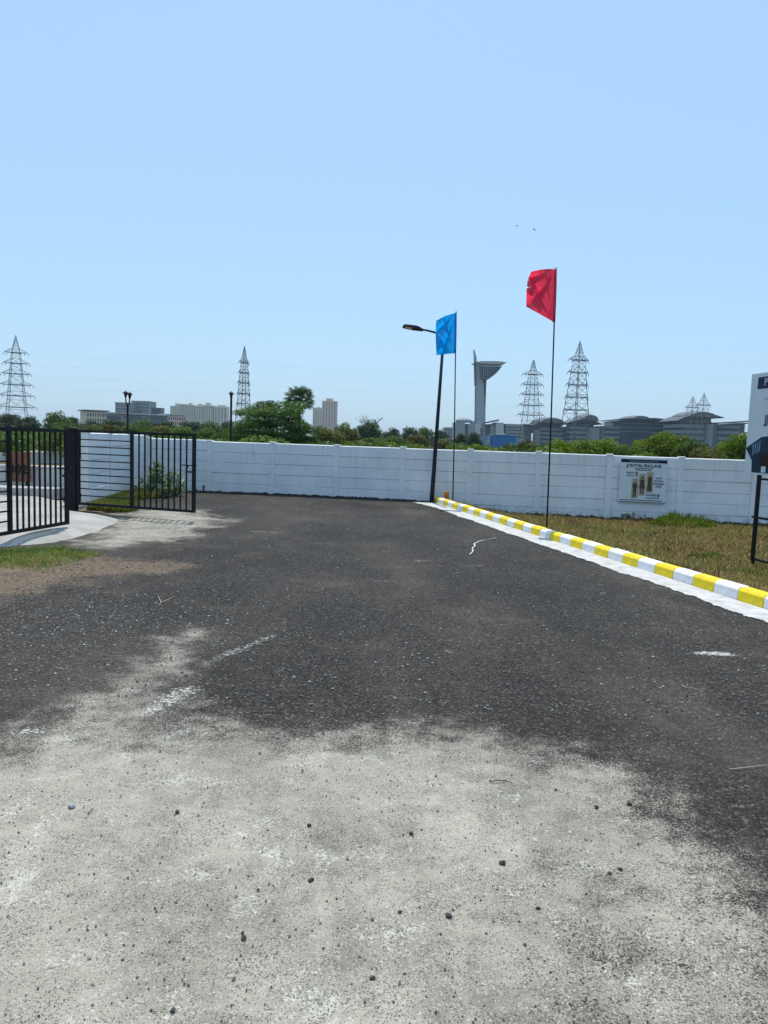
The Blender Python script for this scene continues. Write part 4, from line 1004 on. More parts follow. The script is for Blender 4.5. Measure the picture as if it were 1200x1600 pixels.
blades('wall_foot_grass', 'bright grass and weeds along the foot of the white side wall', 14000, s_side, lambda X, Y: 0.0 * X, 0.22, 0.009, 0.5, M_GRN, 96, lambda X, Y: np.clip(0.68 + 0.4 * wob(X, Y, 3, 97), 0, 1))
sme = grid_mesh('soil_strip', np.arange(-7.0, -4.9, 0.08), np.arange(15.0, 21.2, 0.08), lambda X, Y: -0.03 + 0.055 * sstep(0.0, 0.5, (-5.55 - 0.105 * (Y - 16)) - X + 0.12 * wob(X, Y, 3, 98)))
tag(mk('soil_strip', sme, M_SOIL), kind='structure')

# plants
def plant(name, label, cat, pos, w_, h_, k, n, size, matk, seed, aspect=0.5, stems=8):
    t = thing(name, label, cat, tuple(pos))
    g = np.random.default_rng(seed); cl = []
    for i in range(k):
        a_ = g.uniform(0, 6.28); q = g.uniform(0, 1) ** 0.6 * w_ / 2; cl.append((q * math.cos(a_), q * math.sin(a_), h_ * g.uniform(0.2, 0.9) * (1 - 0.5 * (2 * q / w_) ** 2), g.uniform(0.12, 0.2) * h_, 1, 1.0))
    V, tt = leaves(cl, n, size, seed, 0.3, aspect)
    if matk == 'weed':          # narrow upright blades fanning out from the clump
        q = w_ / 2 * g.uniform(0, 1, n) ** 0.6; a_ = g.uniform(0, 6.28, n); B = np.stack([q * np.cos(a_), 0.7 * q * np.sin(a_), 0 * q], 1)
        hh = h_ * g.uniform(0.35, 1.05, n) * (1 - 0.65 * (2 * q / w_) ** 2) * np.clip(0.75 + 0.55 * wob(B[:, 0], B[:, 1], 7 / w_ * 1.6, seed), 0.25, 1.5); az = a_ + g.normal(0, 0.9, n); ln = np.abs(g.normal(0.45, 0.3, n))
        dv = np.stack([np.cos(az) * np.sin(ln), np.sin(az) * np.sin(ln), np.cos(ln)], 1) * hh[:, None]; sv = np.stack([-np.sin(az), np.cos(az), 0 * az], 1) * (size * 0.28)
        V = np.stack([B, B + dv * 0.55 + sv, B + dv * 1.0 - np.stack([0 * q, 0 * q, 0.12 * hh], 1), B + dv * 0.55 - sv], 1).reshape(-1, 3); tt = np.clip(g.normal(0.5, 0.25, n), 0, 1)
    V[:, 2] = np.maximum(V[:, 2], 0.01)
    me = quads_mesh('foliage', V, tt); me.materials.append(LEAFM[matk]); mk('foliage', me, None, t)
    b = MB()
    for c in cl[:stems]: b.tube([(c[0] * 0.15, c[1] * 0.15, -0.03), (c[0] * 0.6, c[1] * 0.6, c[2] * 0.5), c[:3]], [0.012, 0.01, 0.006], 5)
    b.build('stems', M_BARK, t)
mp = at(247, 766, 19.3)
plant('milkweed', 'tall pale leaved shrub at the corner of the white walls', 'shrub', (mp.x, 19.3, 0.0), 0.95, 0.98, 26, 300, 0.095, 'milkweed', 201, 0.5, 14)
mp = at(272, 766, 19.5)
plant('milkweed', 'smaller pale leaved shrub right of the tall one', 'shrub', (mp.x, 19.5, 0.0), 0.6, 0.72, 14, 150, 0.07, 'milkweed', 202, 0.5, 9)
wp_ = G(1065, 822, -0.26)
plant('weed_clump', 'low green weed clump on dry grass below the right of the poster', 'weeds', (wp_.x, wp_.y, -0.27), 1.7, 0.50, 50, 8000, 0.030, 'weed', 203, 0.2, 14)
wp_ = G(1108, 868, -0.2)
plant('weed_clump', 'small green weed patch on the dry grass left of the billboard', 'weeds', (wp_.x, wp_.y, -0.25), 0.9, 0.18, 18, 1100, 0.022, 'weed', 204, 0.3, 5)
wp_ = at(985, 806, 19.9)
plant('weed_clump', 'tiny dark weed at the foot of the wall below the poster', 'weeds', (wp_.x, 19.9, -0.27), 0.4, 0.28, 8, 120, 0.03, 'mid', 205, 0.35, 4)
wp_ = at(316, 765, 21.3)
plant('weed_clump', 'tiny dark weed at the wall beside the free end of the gate', 'weeds', (wp_.x, 21.3, 0.0), 0.5, 0.22, 6, 60, 0.03, 'dark', 206, 0.35, 4)

# ------------------------------------------------------------------ stones, gravel and twigs on the road
def stone_mesh(seed):
    g = random.Random(seed); bm = bmesh.new(); bmesh.ops.create_icosphere(bm, subdivisions=2, radius=1.0)
    pl = [(Vector((g.gauss(0, 1), g.gauss(0, 1), g.gauss(0, 1))).normalized(), g.uniform(0.55, 0.85)) for _ in range(9)]
    for v in bm.verts:
        for n_, d in pl:
            e = v.co.dot(n_) - d
            if e > 0: v.co -= n_ * e
        v.co.z *= 0.75
    me = bpy.data.meshes.new('pebble'); bm.to_mesh(me); bm.free(); return me
M_PEB = paint('dark_stone', (0.06, 0.062, 0.06), 0.85, 0.4, 60, bump=0.4, bscale=120)
M_PEBL = paint('pale_stone', (0.40, 0.41, 0.40), 0.9, 0.2, 60, bump=0.4, bscale=120)
PEB = [stone_mesh(i) for i in range(6)]
for m in PEB: m.materials.append(M_PEB)
pale = stone_mesh(33); pale.materials.append(M_PEBL)
GP = 'pebbles scattered on the pale dusty ground'
for i, (px, py, sz, lb) in enumerate(((381, 1468, 11, 'largest dark pebble of the touching pair on pale dust, lower left'), (379, 1459, 7, 'smaller dark pebble of the touching pair on pale dust, lower left'), (112, 1262, 13, 'pale grey stone on the dust near the left edge'),
     (270, 1581, 11, 'dark pebble nearest the bottom edge, left of the middle'), (582, 1530, 10, 'dark pebble nearest the bottom edge in the middle'), (701, 1433, 12, 'largest single dark pebble right of centre in the lower foreground'), (785, 1351, 12, 'dark pebble above and right of the largest single pebble'),
     (642, 1304, 9, 'dark pebble near the centre, upper one of the middle pebbles'), (625, 1427, 8, 'small dark pebble just left of the largest single pebble'), (486, 1377, 10, 'dark pebble left of centre, lower of two in one upright line'), (483, 1291, 8, 'small dark pebble left of centre, upper of two in one upright line'),
     (953, 1366, 8, 'left one of two close pebbles at the edge of the darker right patch'), (969, 1360, 9, 'right one of two close pebbles at the edge of the darker right patch'), (983, 1258, 9, 'right one of the upper two pebbles below the dark asphalt at right'), (932, 1263, 8, 'left one of the upper two pebbles below the dark asphalt at right'),
     (841, 1421, 8, 'small dark pebble well right of the largest single pebble'), (277, 1270, 8, 'small dark pebble on the dust right of the pale grey stone'))):
    p = G(px, py); r_ = sz / FPX * p.y / 2 * 1.05
    o = mk('pebble', pale if i == 2 else PEB[i % 6], None, None, (p.x, p.y, r_ * 0.5), (0, 0, rnd.uniform(0, 6.28))); o.scale = (r_ * rnd.uniform(0.9, 1.15), r_, r_ * rnd.uniform(0.85, 1.1))
    tag(o, lb, 'pebble', GP)
def gravel(name, label, n, sampler, r0, r1, m, seed):
    g = np.random.default_rng(seed); X, Y = sampler(g, n); n = len(X)
    base = np.array([(1, 0, 0), (0, 1, 0), (-1, 0, 0), (0, -1, 0), (0, 0, 1), (0, 0, -0.6)], float)
    fc = np.array([(0, 1, 4), (1, 2, 4), (2, 3, 4), (3, 0, 4), (1, 0, 5), (2, 1, 5), (3, 2, 5), (0, 3, 5)])
    r_ = g.uniform(0, 1, n) ** 2 * (r1 - r0) + r0
    P = base[None] * r_[:, None, None] * g.uniform(0.65, 1.25, (n, 6, 1)); a = g.uniform(0, 6.28, n)
    x = P[..., 0] * np.cos(a)[:, None] - P[..., 1] * np.sin(a)[:, None]; y = P[..., 0] * np.sin(a)[:, None] + P[..., 1] * np.cos(a)[:, None]
    P = np.stack([x + X[:, None], y + Y[:, None], P[..., 2] * 0.7 + r_[:, None] * 0.35 + 0.002], -1)
    V = P[:, fc].reshape(-1, 3)
    me = quads_mesh(name, V, np.repeat(g.uniform(0, 1, n), 8), 3); me.materials.append(m)
    return tag(mk(name, me, None), label, 'gravel', kind='stuff')
def grav_mat(name, cols):
    k = NT(name); t = k.n('Attribute', attribute_name='tint').outputs['Fac']
    k.link(k.ramp(t, [(i / (len(cols) - 1), c) for i, c in enumerate(cols)]), k.b.inputs['Base Color']); k.b.inputs['Roughness'].default_value = 0.9; return k.m
MG1 = grav_mat('gravel_dark', [(0.035, 0.034, 0.033), (0.08, 0.078, 0.075), (0.15, 0.145, 0.14)])
MG2 = grav_mat('gravel_mixed', [(0.03, 0.03, 0.03), (0.07, 0.068, 0.065), (0.16, 0.155, 0.15), (0.42, 0.41, 0.39)])
def s_fore(g, n):
    Y = 1.6 + 4.6 * g.uniform(0, 1, n); X = g.uniform(-0.6, 0.6, n) * Y * 1.05; return X, Y
small = [G(*q) for q in ((543, 1344), (581, 1438), (706, 1158), (704, 1184), (681, 1214), (473, 1206), (1012, 1223), (945, 1157), (250, 1175), (868, 1235), (403, 1392), (820, 1478), (505, 1147), (461, 1147), (406, 1178))]
gravel('loose_grit', 'tiny dark grit grains on the pale dusty ground', 15, lambda g, n: (np.array([q.x for q in small]), np.array([q.y for q in small])), 0.008, 0.0125, MG1, 300)
gravel('fine_gravel', 'fine dark grit scattered over the pale foreground', 5200, s_fore, 0.0012, 0.0062, MG1, 301)
def s_road(g, n):
    Y = 4.5 + 15.5 * g.uniform(0, 1, n) ** 1.2; X = g.uniform(-0.55, 0.55, n) * Y; k = (kdist(X, Y) < -0.5) & (X > -4.2); return X[k], Y[k]
gravel('road_gravel', 'loose stone chips scattered over the dark asphalt', 9000, s_road, 0.003, 0.013, MG2, 302)
def s_left(g, n):
    Y = g.normal(6.3, 0.9, n); X = g.normal(-2.4, 0.9, n); k = (Y > 4.2) & (Y < 9); return X[k], Y[k]
gravel('pale_gravel', 'loose pale stones on the dark asphalt at the left', 1900, s_left, 0.003, 0.0115, grav_mat('gravel_pale', [(0.05, 0.05, 0.05), (0.2, 0.2, 0.2), (0.5, 0.49, 0.47)]), 303)
M_TWIG = paint('dry_twig', (0.42, 0.36, 0.28), 0.8, 0.2, 30); M_TWIGR = paint('red_twig', (0.16, 0.05, 0.035), 0.8, 0.2, 30)
for pts, m, lb in ((((248, 946), (252, 941), (262, 937), (271, 932)), M_TWIG, 'forked dry twig on the asphalt below the brown soil'), (((1066, 1071), (1072, 1074), (1082, 1075), (1092, 1078)), M_TWIG, 'thin pale twig on the dark asphalt at the right'),
                   (((696, 1016), (702, 1019), (708, 1022)), M_TWIG, 'short pale twig in the middle of the dark asphalt'), (((764, 1222), (776, 1219), (790, 1220), (802, 1223)), M_TWIGR, 'reddish curved twig at the edge of the pale dust'),
                   (((1140, 1202), (1168, 1199), (1199, 1195)), M_TWIG, 'long thin straw near the right edge of the dark asphalt'), (((137, 1272), (142, 1266), (147, 1262)), M_PEB, 'short dark twig beside the pale grey stone')):
    q = [G(*p, 0.008 + 0.006 * (i % 2)) for i, p in enumerate(pts)]
    b = MB(); b.tube([x - q[0] for x in q], [0.003] * (len(q) - 1) + [0.0015], 5)
    if 'forked' in lb:
        b.tube([q[1] - q[0], G(249, 936, 0.02) - q[0], G(247, 931, 0.02) - q[0]], [0.005, 0.004, 0.002], 5)
    o = b.build('twig', m, None, loc=q[0]); tag(o, lb, 'twig')

# ================================================================== LANTERNS beyond the wall
def lantern(px, Y, ytop, label, twin):
    p = at(px, ytop, Y); h = p.z + 0.5
    t = thing('garden_lamp', label, 'lamp post', (p.x, Y, -0.5), 0.35, 'lantern posts beyond the wall')
    u = Y / FPX
    b = MB(); b.tube([(0, 0, 0), (0, 0, h * 0.25), (0, 0, h - 20 * u if twin else h - 7 * u)], [0.075, 0.055, 0.045], 10); b.build('pole', M_BLACK, t, smooth=True)
    def head(x, z):
        hd = MB(); hd.lathe([(0.02, -0.16), (0.045, -0.13), (0.07, 0.0), (0.125, 0.01), (0.09, 0.06), (0.03, 0.10), (0.01, 0.13)], 10, (x, 0, z)); return hd.build('lantern_head', M_BLACK, t)
    if twin:
        for s_ in (-1, 1):
            a = MB(); a.tube([(0, 0, h - 20 * u), (s_ * 2.4 * u, 0, h - 17 * u), (s_ * 3.0 * u, 0, h - 8 * u)], 0.03, 6); a.build('arm', M_BLACK, t, smooth=True)
            head(s_ * 3.0 * u, h - 4.5 * u + (0.02 if s_ > 0 else 0.06))
    else: head(0, h - 5 * u)
lantern(199.5, 31, 613, 'black twin headed lantern post above the open gate leaf', True)
lantern(361.5, 31, 611, 'black single headed lantern post left of the feathery tree', False)

# ================================================================== PYLONS
def pylon(px, ypk, Y, hw_base, hw_top, arms, label, rz, group='lattice pylons along the horizon', zb=-0.5, armlen=(1, 1), narrow=False):
    pk = at(px, ypk, Y); H = pk.z - zb
    t = thing('pylon', label, 'pylon', (pk.x, Y, zb), rz, group)
    u = Y / FPX
    def hw(z):                  # half width of the body at height z
        f = z / H; zt_ = arms[0]
        if f < zt_: return hw_base + (hw_top - hw_base) * (f / zt_) ** 0.9
        return hw_top * max(0.0, (1 - f) / (1 - zt_)) + 0.05
    lv = [0.0]; z = 0.0
    while z < H * 0.985:
        z += max(1.3, hw(z) * 1.15); lv.append(min(z, H))
    cs = ((-1, -1), (1, -1), (1, 1), (-1, 1)); b = MB()
    leg, br = 0.165, 0.065
    for a, c in zip(lv[:-1], lv[1:]):
        wa, wc = hw(a), hw(c)
        for i in range(4):
            s0, s1 = cs[i], cs[(i + 1) % 4]
            b.bar((s0[0] * wa, s0[1] * wa, a), (s0[0] * wc, s0[1] * wc, c), leg * (1 if a < 0.7 * H else 0.6), 4)
            b.bar((s0[0] * wa, s0[1] * wa, a), (s1[0] * wc, s1[1] * wc, c), br, 3); b.bar((s1[0] * wa, s1[1] * wa, a), (s0[0] * wc, s0[1] * wc, c), br, 3)
            b.bar((s0[0] * wc, s0[1] * wc, c), (s1[0] * wc, s1[1] * wc, c), br, 3)
    b.build('lattice_body', M_STEEL, t)
    ends = []
    mi = paint('insulator', (0.10, 0.10, 0.11), 0.4)
    ins = MB(); ins.lathe([(0.04, -1.5), (0.13, -1.4), (0.13, -0.3), (0.04, -0.2), (0.04, 0.0)], 6); im = ins.mesh('insulator')
    for j, f in enumerate(arms):
        z = H * f; wv = hw(z)
        g = MB()
        for i in range(4): g.bar((cs[i][0] * wv, cs[i][1] * wv, z), (cs[(i + 1) % 4][0] * wv, cs[(i + 1) % 4][1] * wv, z), 0.19, 4)
        g.build('ring_beam', M_STEEL, t)
        L_ = (armlen[0] + (armlen[1] - armlen[0]) * j / max(1, len(arms) - 1))
        for s_ in (-1, 1):
            a = MB(); tip = Vector((s_ * (wv + L_), 0, z + 0.15))
            for yy in (-1, 1):
                a.bar((s_ * wv, yy * wv, z), tip, 0.14, 4); a.bar((s_ * hw(z + 2.2), yy * hw(z + 2.2), z + 2.2), tip, 0.1, 3)
                for q in (0.35, 0.65):
                    lo = Vector((s_ * wv, yy * wv, z)).lerp(tip, q); hi = Vector((s_ * hw(z + 2.2), yy * hw(z + 2.2), z + 2.2)).lerp(tip, q); a.bar(lo, hi, 0.06, 3)
            ar = a.build('cross_arm', M_STEEL, t)
            for q in (1.0, 0.55):
                mk('insulator', im, mi, ar, tuple(Vector((s_ * wv, 0, z)).lerp(tip, q)), (R(14 * (1 if q == 1 else -1)), R(-s_ * 22), 0))
            ends.append((t, tip))
    return t, [Matrix.Translation(t.location) @ Matrix.Rotation(rz, 4, 'Z') @ e for _, e in ends]
def fr(px, ypk, ys):            # arm heights as fractions of the pylon
    yb = 688 + 0.034 * (px - 600) + 2
    return [(yb - y) / (yb - ypk) for y in ys]
_, E0 = pylon(24.5, 524, 380, 5.3, 1.9, fr(24.5, 524, [632.5, 615, 598.5, 582, 566, 550][0:6][::-1])[::-1][::-1] and sorted(fr(24.5, 524, [632.5, 615, 598.5, 582, 566, 550]))[::-1], 'leftmost lattice pylon above the left gate leaf', R(18), armlen=(3.4, 5.0))
_, E1 = pylon(382, 541, 400, 3.7, 1.3, sorted(fr(382, 541, [628, 612.5, 596.5, 581, 565.5]))[::-1], 'slender lattice pylon left of the big feathery tree', R(72), armlen=(4.0, 5.0))
_, E2 = pylon(834, 561, 420, 5.1, 1.9, sorted(fr(834, 561, [646, 631, 615, 600, 584.5]))[::-1], 'lattice pylon just left of the red flag pole', R(14), armlen=(4.2, 4.6))
_, E3 = pylon(906.5, 533, 350, 5.8, 1.9, sorted(fr(906.5, 533, [637, 618, 599, 580.5, 561.5]))[::-1], 'largest lattice pylon right of the red flag pole', R(27), armlen=(3.9, 3.3))
pylon(1083, 619, 560, 3.6, 2.6, sorted(fr(1083, 619, [636.5]))[::-1], 'smaller left one of the pair of pylons near the billboard', R(20), armlen=(4, 4))
pylon(1100.5, 614, 540, 3.6, 2.6, sorted(fr(1100.5, 614, [632.5]))[::-1], 'taller right one of the pair of pylons near the billboard', R(20), armlen=(4, 4))
M_WIRE = paint('cable', (0.10, 0.105, 0.11), 0.6)
def wires(A, B, label, n, group):
    for i_, (a, b) in enumerate(list(zip(A, B))[:n]):
        lb = ('topmost', 'second highest', 'third highest', 'fourth highest')[i_ // 2] + ' ' + label + (', on the left arms', ', on the right arms')[i_ % 2]
        pts = []; sag = (b - a).length * 0.012
        for i in range(25):
            f = i / 24; p = a.lerp(b, f); p.z -= sag * 4 * f * (1 - f); pts.append(p - a)
        m = MB(); m.tube(pts, 0.010, 3); o = m.build('power_cable', M_WIRE, None, loc=a); tag(o, lb, 'cable', group)
wires(E0, E1, 'thin power cable between the two left pylons', 8, 'power cables between the left pylons')
wires(E1, E2, 'thin power cable across the middle of the picture', 8, 'power cables across the middle')
wires(E2, E3, 'thin power cable between the two right pylons', 8, 'power cables between the right pylons')
wires(E3, [Vector((230, 200, 50)) + Vector((0, 0, -i * 3)) for i in range(10)], 'thin power cable from largest pylon to right edge', 6, 'power cables towards the right edge')

# ================================================================== DISTANT BUILDINGS
M_FGL = paint('far_glass', (0.06, 0.075, 0.095), 0.2, 0.2, 0.3)
M_FWH = paint('far_white', (0.45, 0.46, 0.46), 0.8, 0.06, 0.05)
M_FGR = paint('far_grey', (0.27, 0.29, 0.31), 0.8, 0.06, 0.05)
M_FDK = paint('far_dark', (0.10, 0.11, 0.13), 0.5, 0.1, 0.1)
M_CREAM = paint('far_cream', (0.56, 0.48, 0.36), 0.85, 0.08, 0.05)
M_PINK = paint('far_pink', (0.62, 0.45, 0.37), 0.85, 0.05, 0.05)
M_TAN = paint('far_tan', (0.62, 0.54, 0.43), 0.85, 0.05, 0.05)
def block(parent, name, x0, x1, y0, y1, z0, z1, m): return MB().box(((x0 + x1) / 2, (y0 + y1) / 2, (z0 + z1) / 2), (x1 - x0, y1 - y0, z1 - z0)).build(name, m, parent)
def facade(parent, x0, x1, y, z0, z1, nx, nz, m, fx=0.6, fz=0.55, proud=0.06):
    cw, ch = (x1 - x0) / nx, (z1 - z0) / nz
    me = MB().box((0, 0, 0), (cw * fx, 0.12, ch * fz)).mesh('window'); me.materials.append(m)
    for i in range(nx):
        for j in range(nz): mk('window', me, None, parent, (x0 + (i + .5) * cw, y - proud + 0.05, z0 + (j + .5) * ch))
# long office block at the left
Y = 520.0
a, b = at(134, 640, Y), at(291, 648, Y + 40)
d = Vector((b.x - a.x, 40, 0)); L_ = d.length
t = thing('office_block', 'long low office block with cream bays and dark glass at left', 'building', (a.x, Y, -0.5), math.atan2(d.y, d.x))
hL = a.z + 0.5; hR = b.z + 0.5
block(t, 'wall', 0, L_ * 0.20, 0, 18, 0, hL - 1.0, M_CREAM); facade(t, 0.5, L_ * 0.20, 0, hL - 12.6, hL - 1.6, 8, 3, M_FGL, 0.5, 0.62)
block(t, 'wall', L_ * 0.20, L_ * 0.80, 1.5, 18, 0, hL - 2.2, M_FGR); facade(t, L_ * 0.36, L_ * 0.80, 1.5, hL - 13.6, hL - 2.9, 16, 3, M_FGL, 0.55, 0.6)
for j in range(3): block(t, 'glass_band', L_ * 0.205, L_ * 0.335, 1.2, 2.0, hL - 13.2 + j * 3.6, hL - 10.9 + j * 3.6, M_FDK)
block(t, 'wall', L_ * 0.80, L_, 0, 18, 0, hR - 1.0, M_PINK); facade(t, L_ * 0.80 + 0.5, L_ - 0.5, 0, hR - 12.0, hR - 1.6, 8, 3, M_FGL, 0.5, 0.62)
for x0, x1, z in ((-1.5, L_ * 0.22, hL), (L_ * 0.17, L_ * 0.82, hL - 1.0), (L_ * 0.78, L_ + 1.5, hR)):
    block(t, 'roof_slab', x0, x1, -1.2 if z != hL - 1.0 else -1.4, 19, z - 0.75, z, M_FWH if z != hL else M_FDK)
block(t, 'glass_tower', L_ * 0.42, L_ * 0.53, 0.4, 6, hL - 9.0, hL + 0.9, M_FDK); block(t, 'glass_tower', L_ * 0.64, L_ * 0.76, 0.2, 6, hL - 9.0, hL - 3.1, M_FDK)
# white blocks behind it
def simple_block(name, label, x0, x1, ytop, Y, dep, m, nx, nz, mw, rows_h, group=None, head=None, fx=.55, fz=.5):
    p0, p1 = at(x0, ytop, Y), at(x1, ytop + 0.034 * (x1 - x0), Y)
    t = thing(name, label, 'building', (p0.x, Y, -0.5), 0, group); W = p1.x - p0.x; H = (p0.z + p1.z) / 2 + 0.5
    block(t, 'wall', 0, W, 0, dep, 0, H, m)
    block(t, 'parapet', -0.25, W + 0.25, -0.25, dep + 0.25, H, H + 0.9, m)
    facade(t, W * 0.03, W * 0.97, 0, H - rows_h, H - 0.5, nx, nz, mw, fx, fz)
    if head: block(t, 'stair_tower', W * head[0], W * head[1], dep * 0.2, dep * 0.8, H + 0.9, H + head[2], m)
    return t
GA = 'far apartment towers'
simple_block('lab_block', 'square pale grey block rising behind the left of the office roof', 180, 207, 630, 640, 20, M_FGR, 6, 3, M_FDK, 9)
simple_block('lab_block', 'taller pale grey block rising behind the middle of the office roof', 205.5, 233, 627.5, 650, 20, M_FGR, 6, 3, M_FDK, 9)
simple_block('plant_room', 'small dark plant room on the right of the office roof line', 236, 251, 638.5, 610, 10, M_FDK, 4, 2, M_FGL, 6)
for x0, x1, yt, hd, lb in ((266, 279, 635, (0.5, 0.95, 5), 'leftmost pale apartment tower'), (279.5, 291, 632, None, 'second pale apartment tower from the left with a stepped top'), (291.5, 303, 633.5, (0.2, 0.6, 4), 'third pale apartment tower from the left'),
                           (304, 317, 634.5, (0.3, 0.8, 4), 'fourth pale apartment tower from the left'), (318, 333, 634, (0.15, 0.6, 5), 'fifth pale apartment tower from the left'), (334.5, 355, 636, (0.2, 0.8, 3.5), 'rightmost pale apartment tower beside the single lantern')):
    simple_block('apartment_tower', lb, x0, x1, yt, 1150, 16, M_TAN, 4, 10, M_FGL, 33, GA, hd, 0.5, 0.55)
simple_block('apartment_tower', 'tall pink apartment tower right of the palm', 503.5, 526.5, 627, 1300, 22, M_PINK, 5, 15, M_FGL, 46, GA, (0.25, 0.7, 5.5), 0.4, 0.5)
simple_block('apartment_tower', 'lower grey apartment tower left of the pink one', 489, 504, 638, 1340, 20, M_TAN, 4, 11, M_FGL, 36, GA, (0.3, 0.7, 3), 0.4, 0.5)
simple_block('rooftop_block', 'small grey block peeping over the big feathery tree', 418, 427, 626, 1300, 12, M_FGR, 2, 3, M_FGL, 8, GA)
simple_block('grey_office', 'small grey office left of the control tower podium', 694.5, 709, 669, 700, 20, M_FGR, 6, 3, M_FGL, 9)
simple_block('grey_office', 'tiny grey block on the horizon left of the street lamp pole', 655, 668, 670.5, 760, 20, M_FGR, 5, 2, M_FGL, 7)

# control tower
def control_tower():
    Y = 650.0; u = Y / FPX; o = at(741, 690, Y)
    t = thing('control_tower', 'tall grey control tower with flat wedge roof and pointed fin', 'tower', (o.x, Y, -0.5))
    def P(px, py): q = at(px, py, Y); return (q.x - o.x, q.z + 0.5)
    def pr(name, pts, y0, y1, m, par=None): return MB().prism([P(*p) for p in pts], y0, y1).build(name, m, par or t)
    ms = paint('tower_panel', (0.33, 0.36, 0.385), 0.7, 0.05, 0.1); mm = paint('tower_dark_panel', (0.075, 0.095, 0.115), 0.5, 0.08, 0.1); mg = paint('tower_glass', (0.035, 0.045, 0.055), 0.2, 0.25, 0.35); mr = paint('tower_roof', (0.38, 0.40, 0.42), 0.6, 0.05, 0.1)
    pr('shaft', [(742.5, 566), (752, 566), (755.5, 600), (757.5, 640), (758, 690), (742.5, 690), (744, 640), (744.3, 600)], 0, 12, ms)
    pr('rear_shaft', [(754, 588), (761, 590), (759.5, 630), (758.4, 690), (755, 690)], 3, 10.5, mm)
    pr('side_fin', [(741, 566), (743.6, 566), (744.2, 602), (742, 602)], -0.8, 5, mm)
    pr('spire_fin', [(740.6, 545), (742.4, 548), (745, 557), (746.4, 566.5), (741.2, 567)], 2, 5.5, ms)
    pr('roof_wing', [(744.5, 566.2), (751, 565.4), (770, 565.2), (783, 566), (790, 567.3), (786, 569), (770, 570.3), (753, 569.2), (745, 567.6)], -6, 16, mr)
    pr('roof_soffit', [(752, 569.4), (770, 570.5), (778, 570.2), (771, 572.2), (754, 571)], -3, 13, mm)
    cab = pr('cab', [(750.3, 571.5), (768, 572.2), (780, 573.2), (782, 574.2), (779, 579), (772, 586), (764, 592), (757, 593.8), (750.3, 592.5)], -4, 14, mm)
    pr('cab_glass', [(752, 573), (777, 574.8), (774, 579.5), (768, 585), (762, 589), (752.5, 589.5)], -4.4, -3.9, mg, cab)
    pr('cab_cornice', [(750.3, 571), (783, 573), (783, 574.4), (750.3, 572.8)], -4.9, 14.9, mr, cab)
    for i in range(7): pr('cab_mullion', [(754 + i * 3, 573.4), (754.4 + i * 3, 573.4), (754.4 + i * 3, 588 - max(0, i - 3) * 3), (754 + i * 3, 588 - max(0, i - 3) * 3)], -4.7, -4.3, mr, cab)
    pr('antenna_arm', [(737.5, 568.2), (741.5, 567.6), (741.5, 569.2), (737.5, 569.4)], 1, 4, mm)
    for i in range(15):
        y = 606 + i * 3.8; pr('stair_window', [(742.3, y), (743.9, y), (743.9, y + 2), (742.3, y + 2)], -0.4, 1.0, mm)
control_tower()
def podium():
    Y = 630.0; o = at(710, 690, Y)
    t = thing('podium_building', 'cluster of pale grey podium blocks at the foot of the control tower', 'building', (o.x, Y, -0.5))
    def P(px, py): q = at(px, py, Y); return (q.x - o.x, q.z + 0.5)
    def pr(name, x0, x1, yt, y0, y1, m, yb=700): return MB().prism([P(x0, yb), P(x1, yb), P(x1, yt + 0.034 * (x1 - x0)), P(x0, yt)], y0, y1).build(name, m, t)
    pr('wall', 711, 727, 659.5, 2, 25, M_FGR); pr('dark_wall', 727, 732, 662, 4, 24, M_FDK); pr('wall', 732, 742, 662, 1, 25, M_FGR); pr('wall', 742, 752, 662.5, 0, 24, M_FWH); pr('wall', 752, 759, 661, 3, 24, M_FGR)
    pr('dark_wall', 759, 767, 662.5, 5, 24, M_FDK); pr('wall', 767, 775, 662, 3, 24, M_FGR); pr('wall', 775, 787, 660, 0, 24, M_FWH); pr('dark_wall', 787, 791, 662, 4, 24, M_FDK); pr('wall', 791, 819, 662, 2, 24, M_FGR)
    for j in range(4): pr('window_band', 792, 818, 666 + j * 5, 1.7, 2.2, M_FDK, 668 + j * 5 + 0.45)
    pr('window', 750.6, 753.5, 669, -0.3, 0.3, M_FDK, 683)
    MB().prism([P(758, 659.5), P(778, 655.5), P(780, 656.2), P(779, 658), P(760, 661.2)], -2, 26).build('canopy_roof', M_FDK, t)
    # rounded rooftop drum with ribs
    c0 = P(727, 659); dr = MB(); R_ = 6.6
    dr.lathe([(R_, 0), (R_, 1.8), (R_ * 0.95, 2.2), (R_ * 0.6, 3.4), (0.2, 3.9)], 20, (c0[0], 12, c0[1] - 0.3)); dr.build('roof_drum', M_FGR, t)
    me = MB().box((0, 0, 0), (0.5, 0.5, 1.7)).mesh('drum_rib')
    for i in range(14): mk('drum_rib', me, M_FDK, t, (c0[0] + (R_ + .05) * math.cos(i * 0.449), 12 + (R_ + .05) * math.sin(i * 0.449), c0[1] + 0.7))
    pr('roof_room', 738, 744, 657.5, 6, 16, M_FGR, 664); pr('roof_room', 748, 757, 658, 5, 16, M_FWH, 664)
podium()
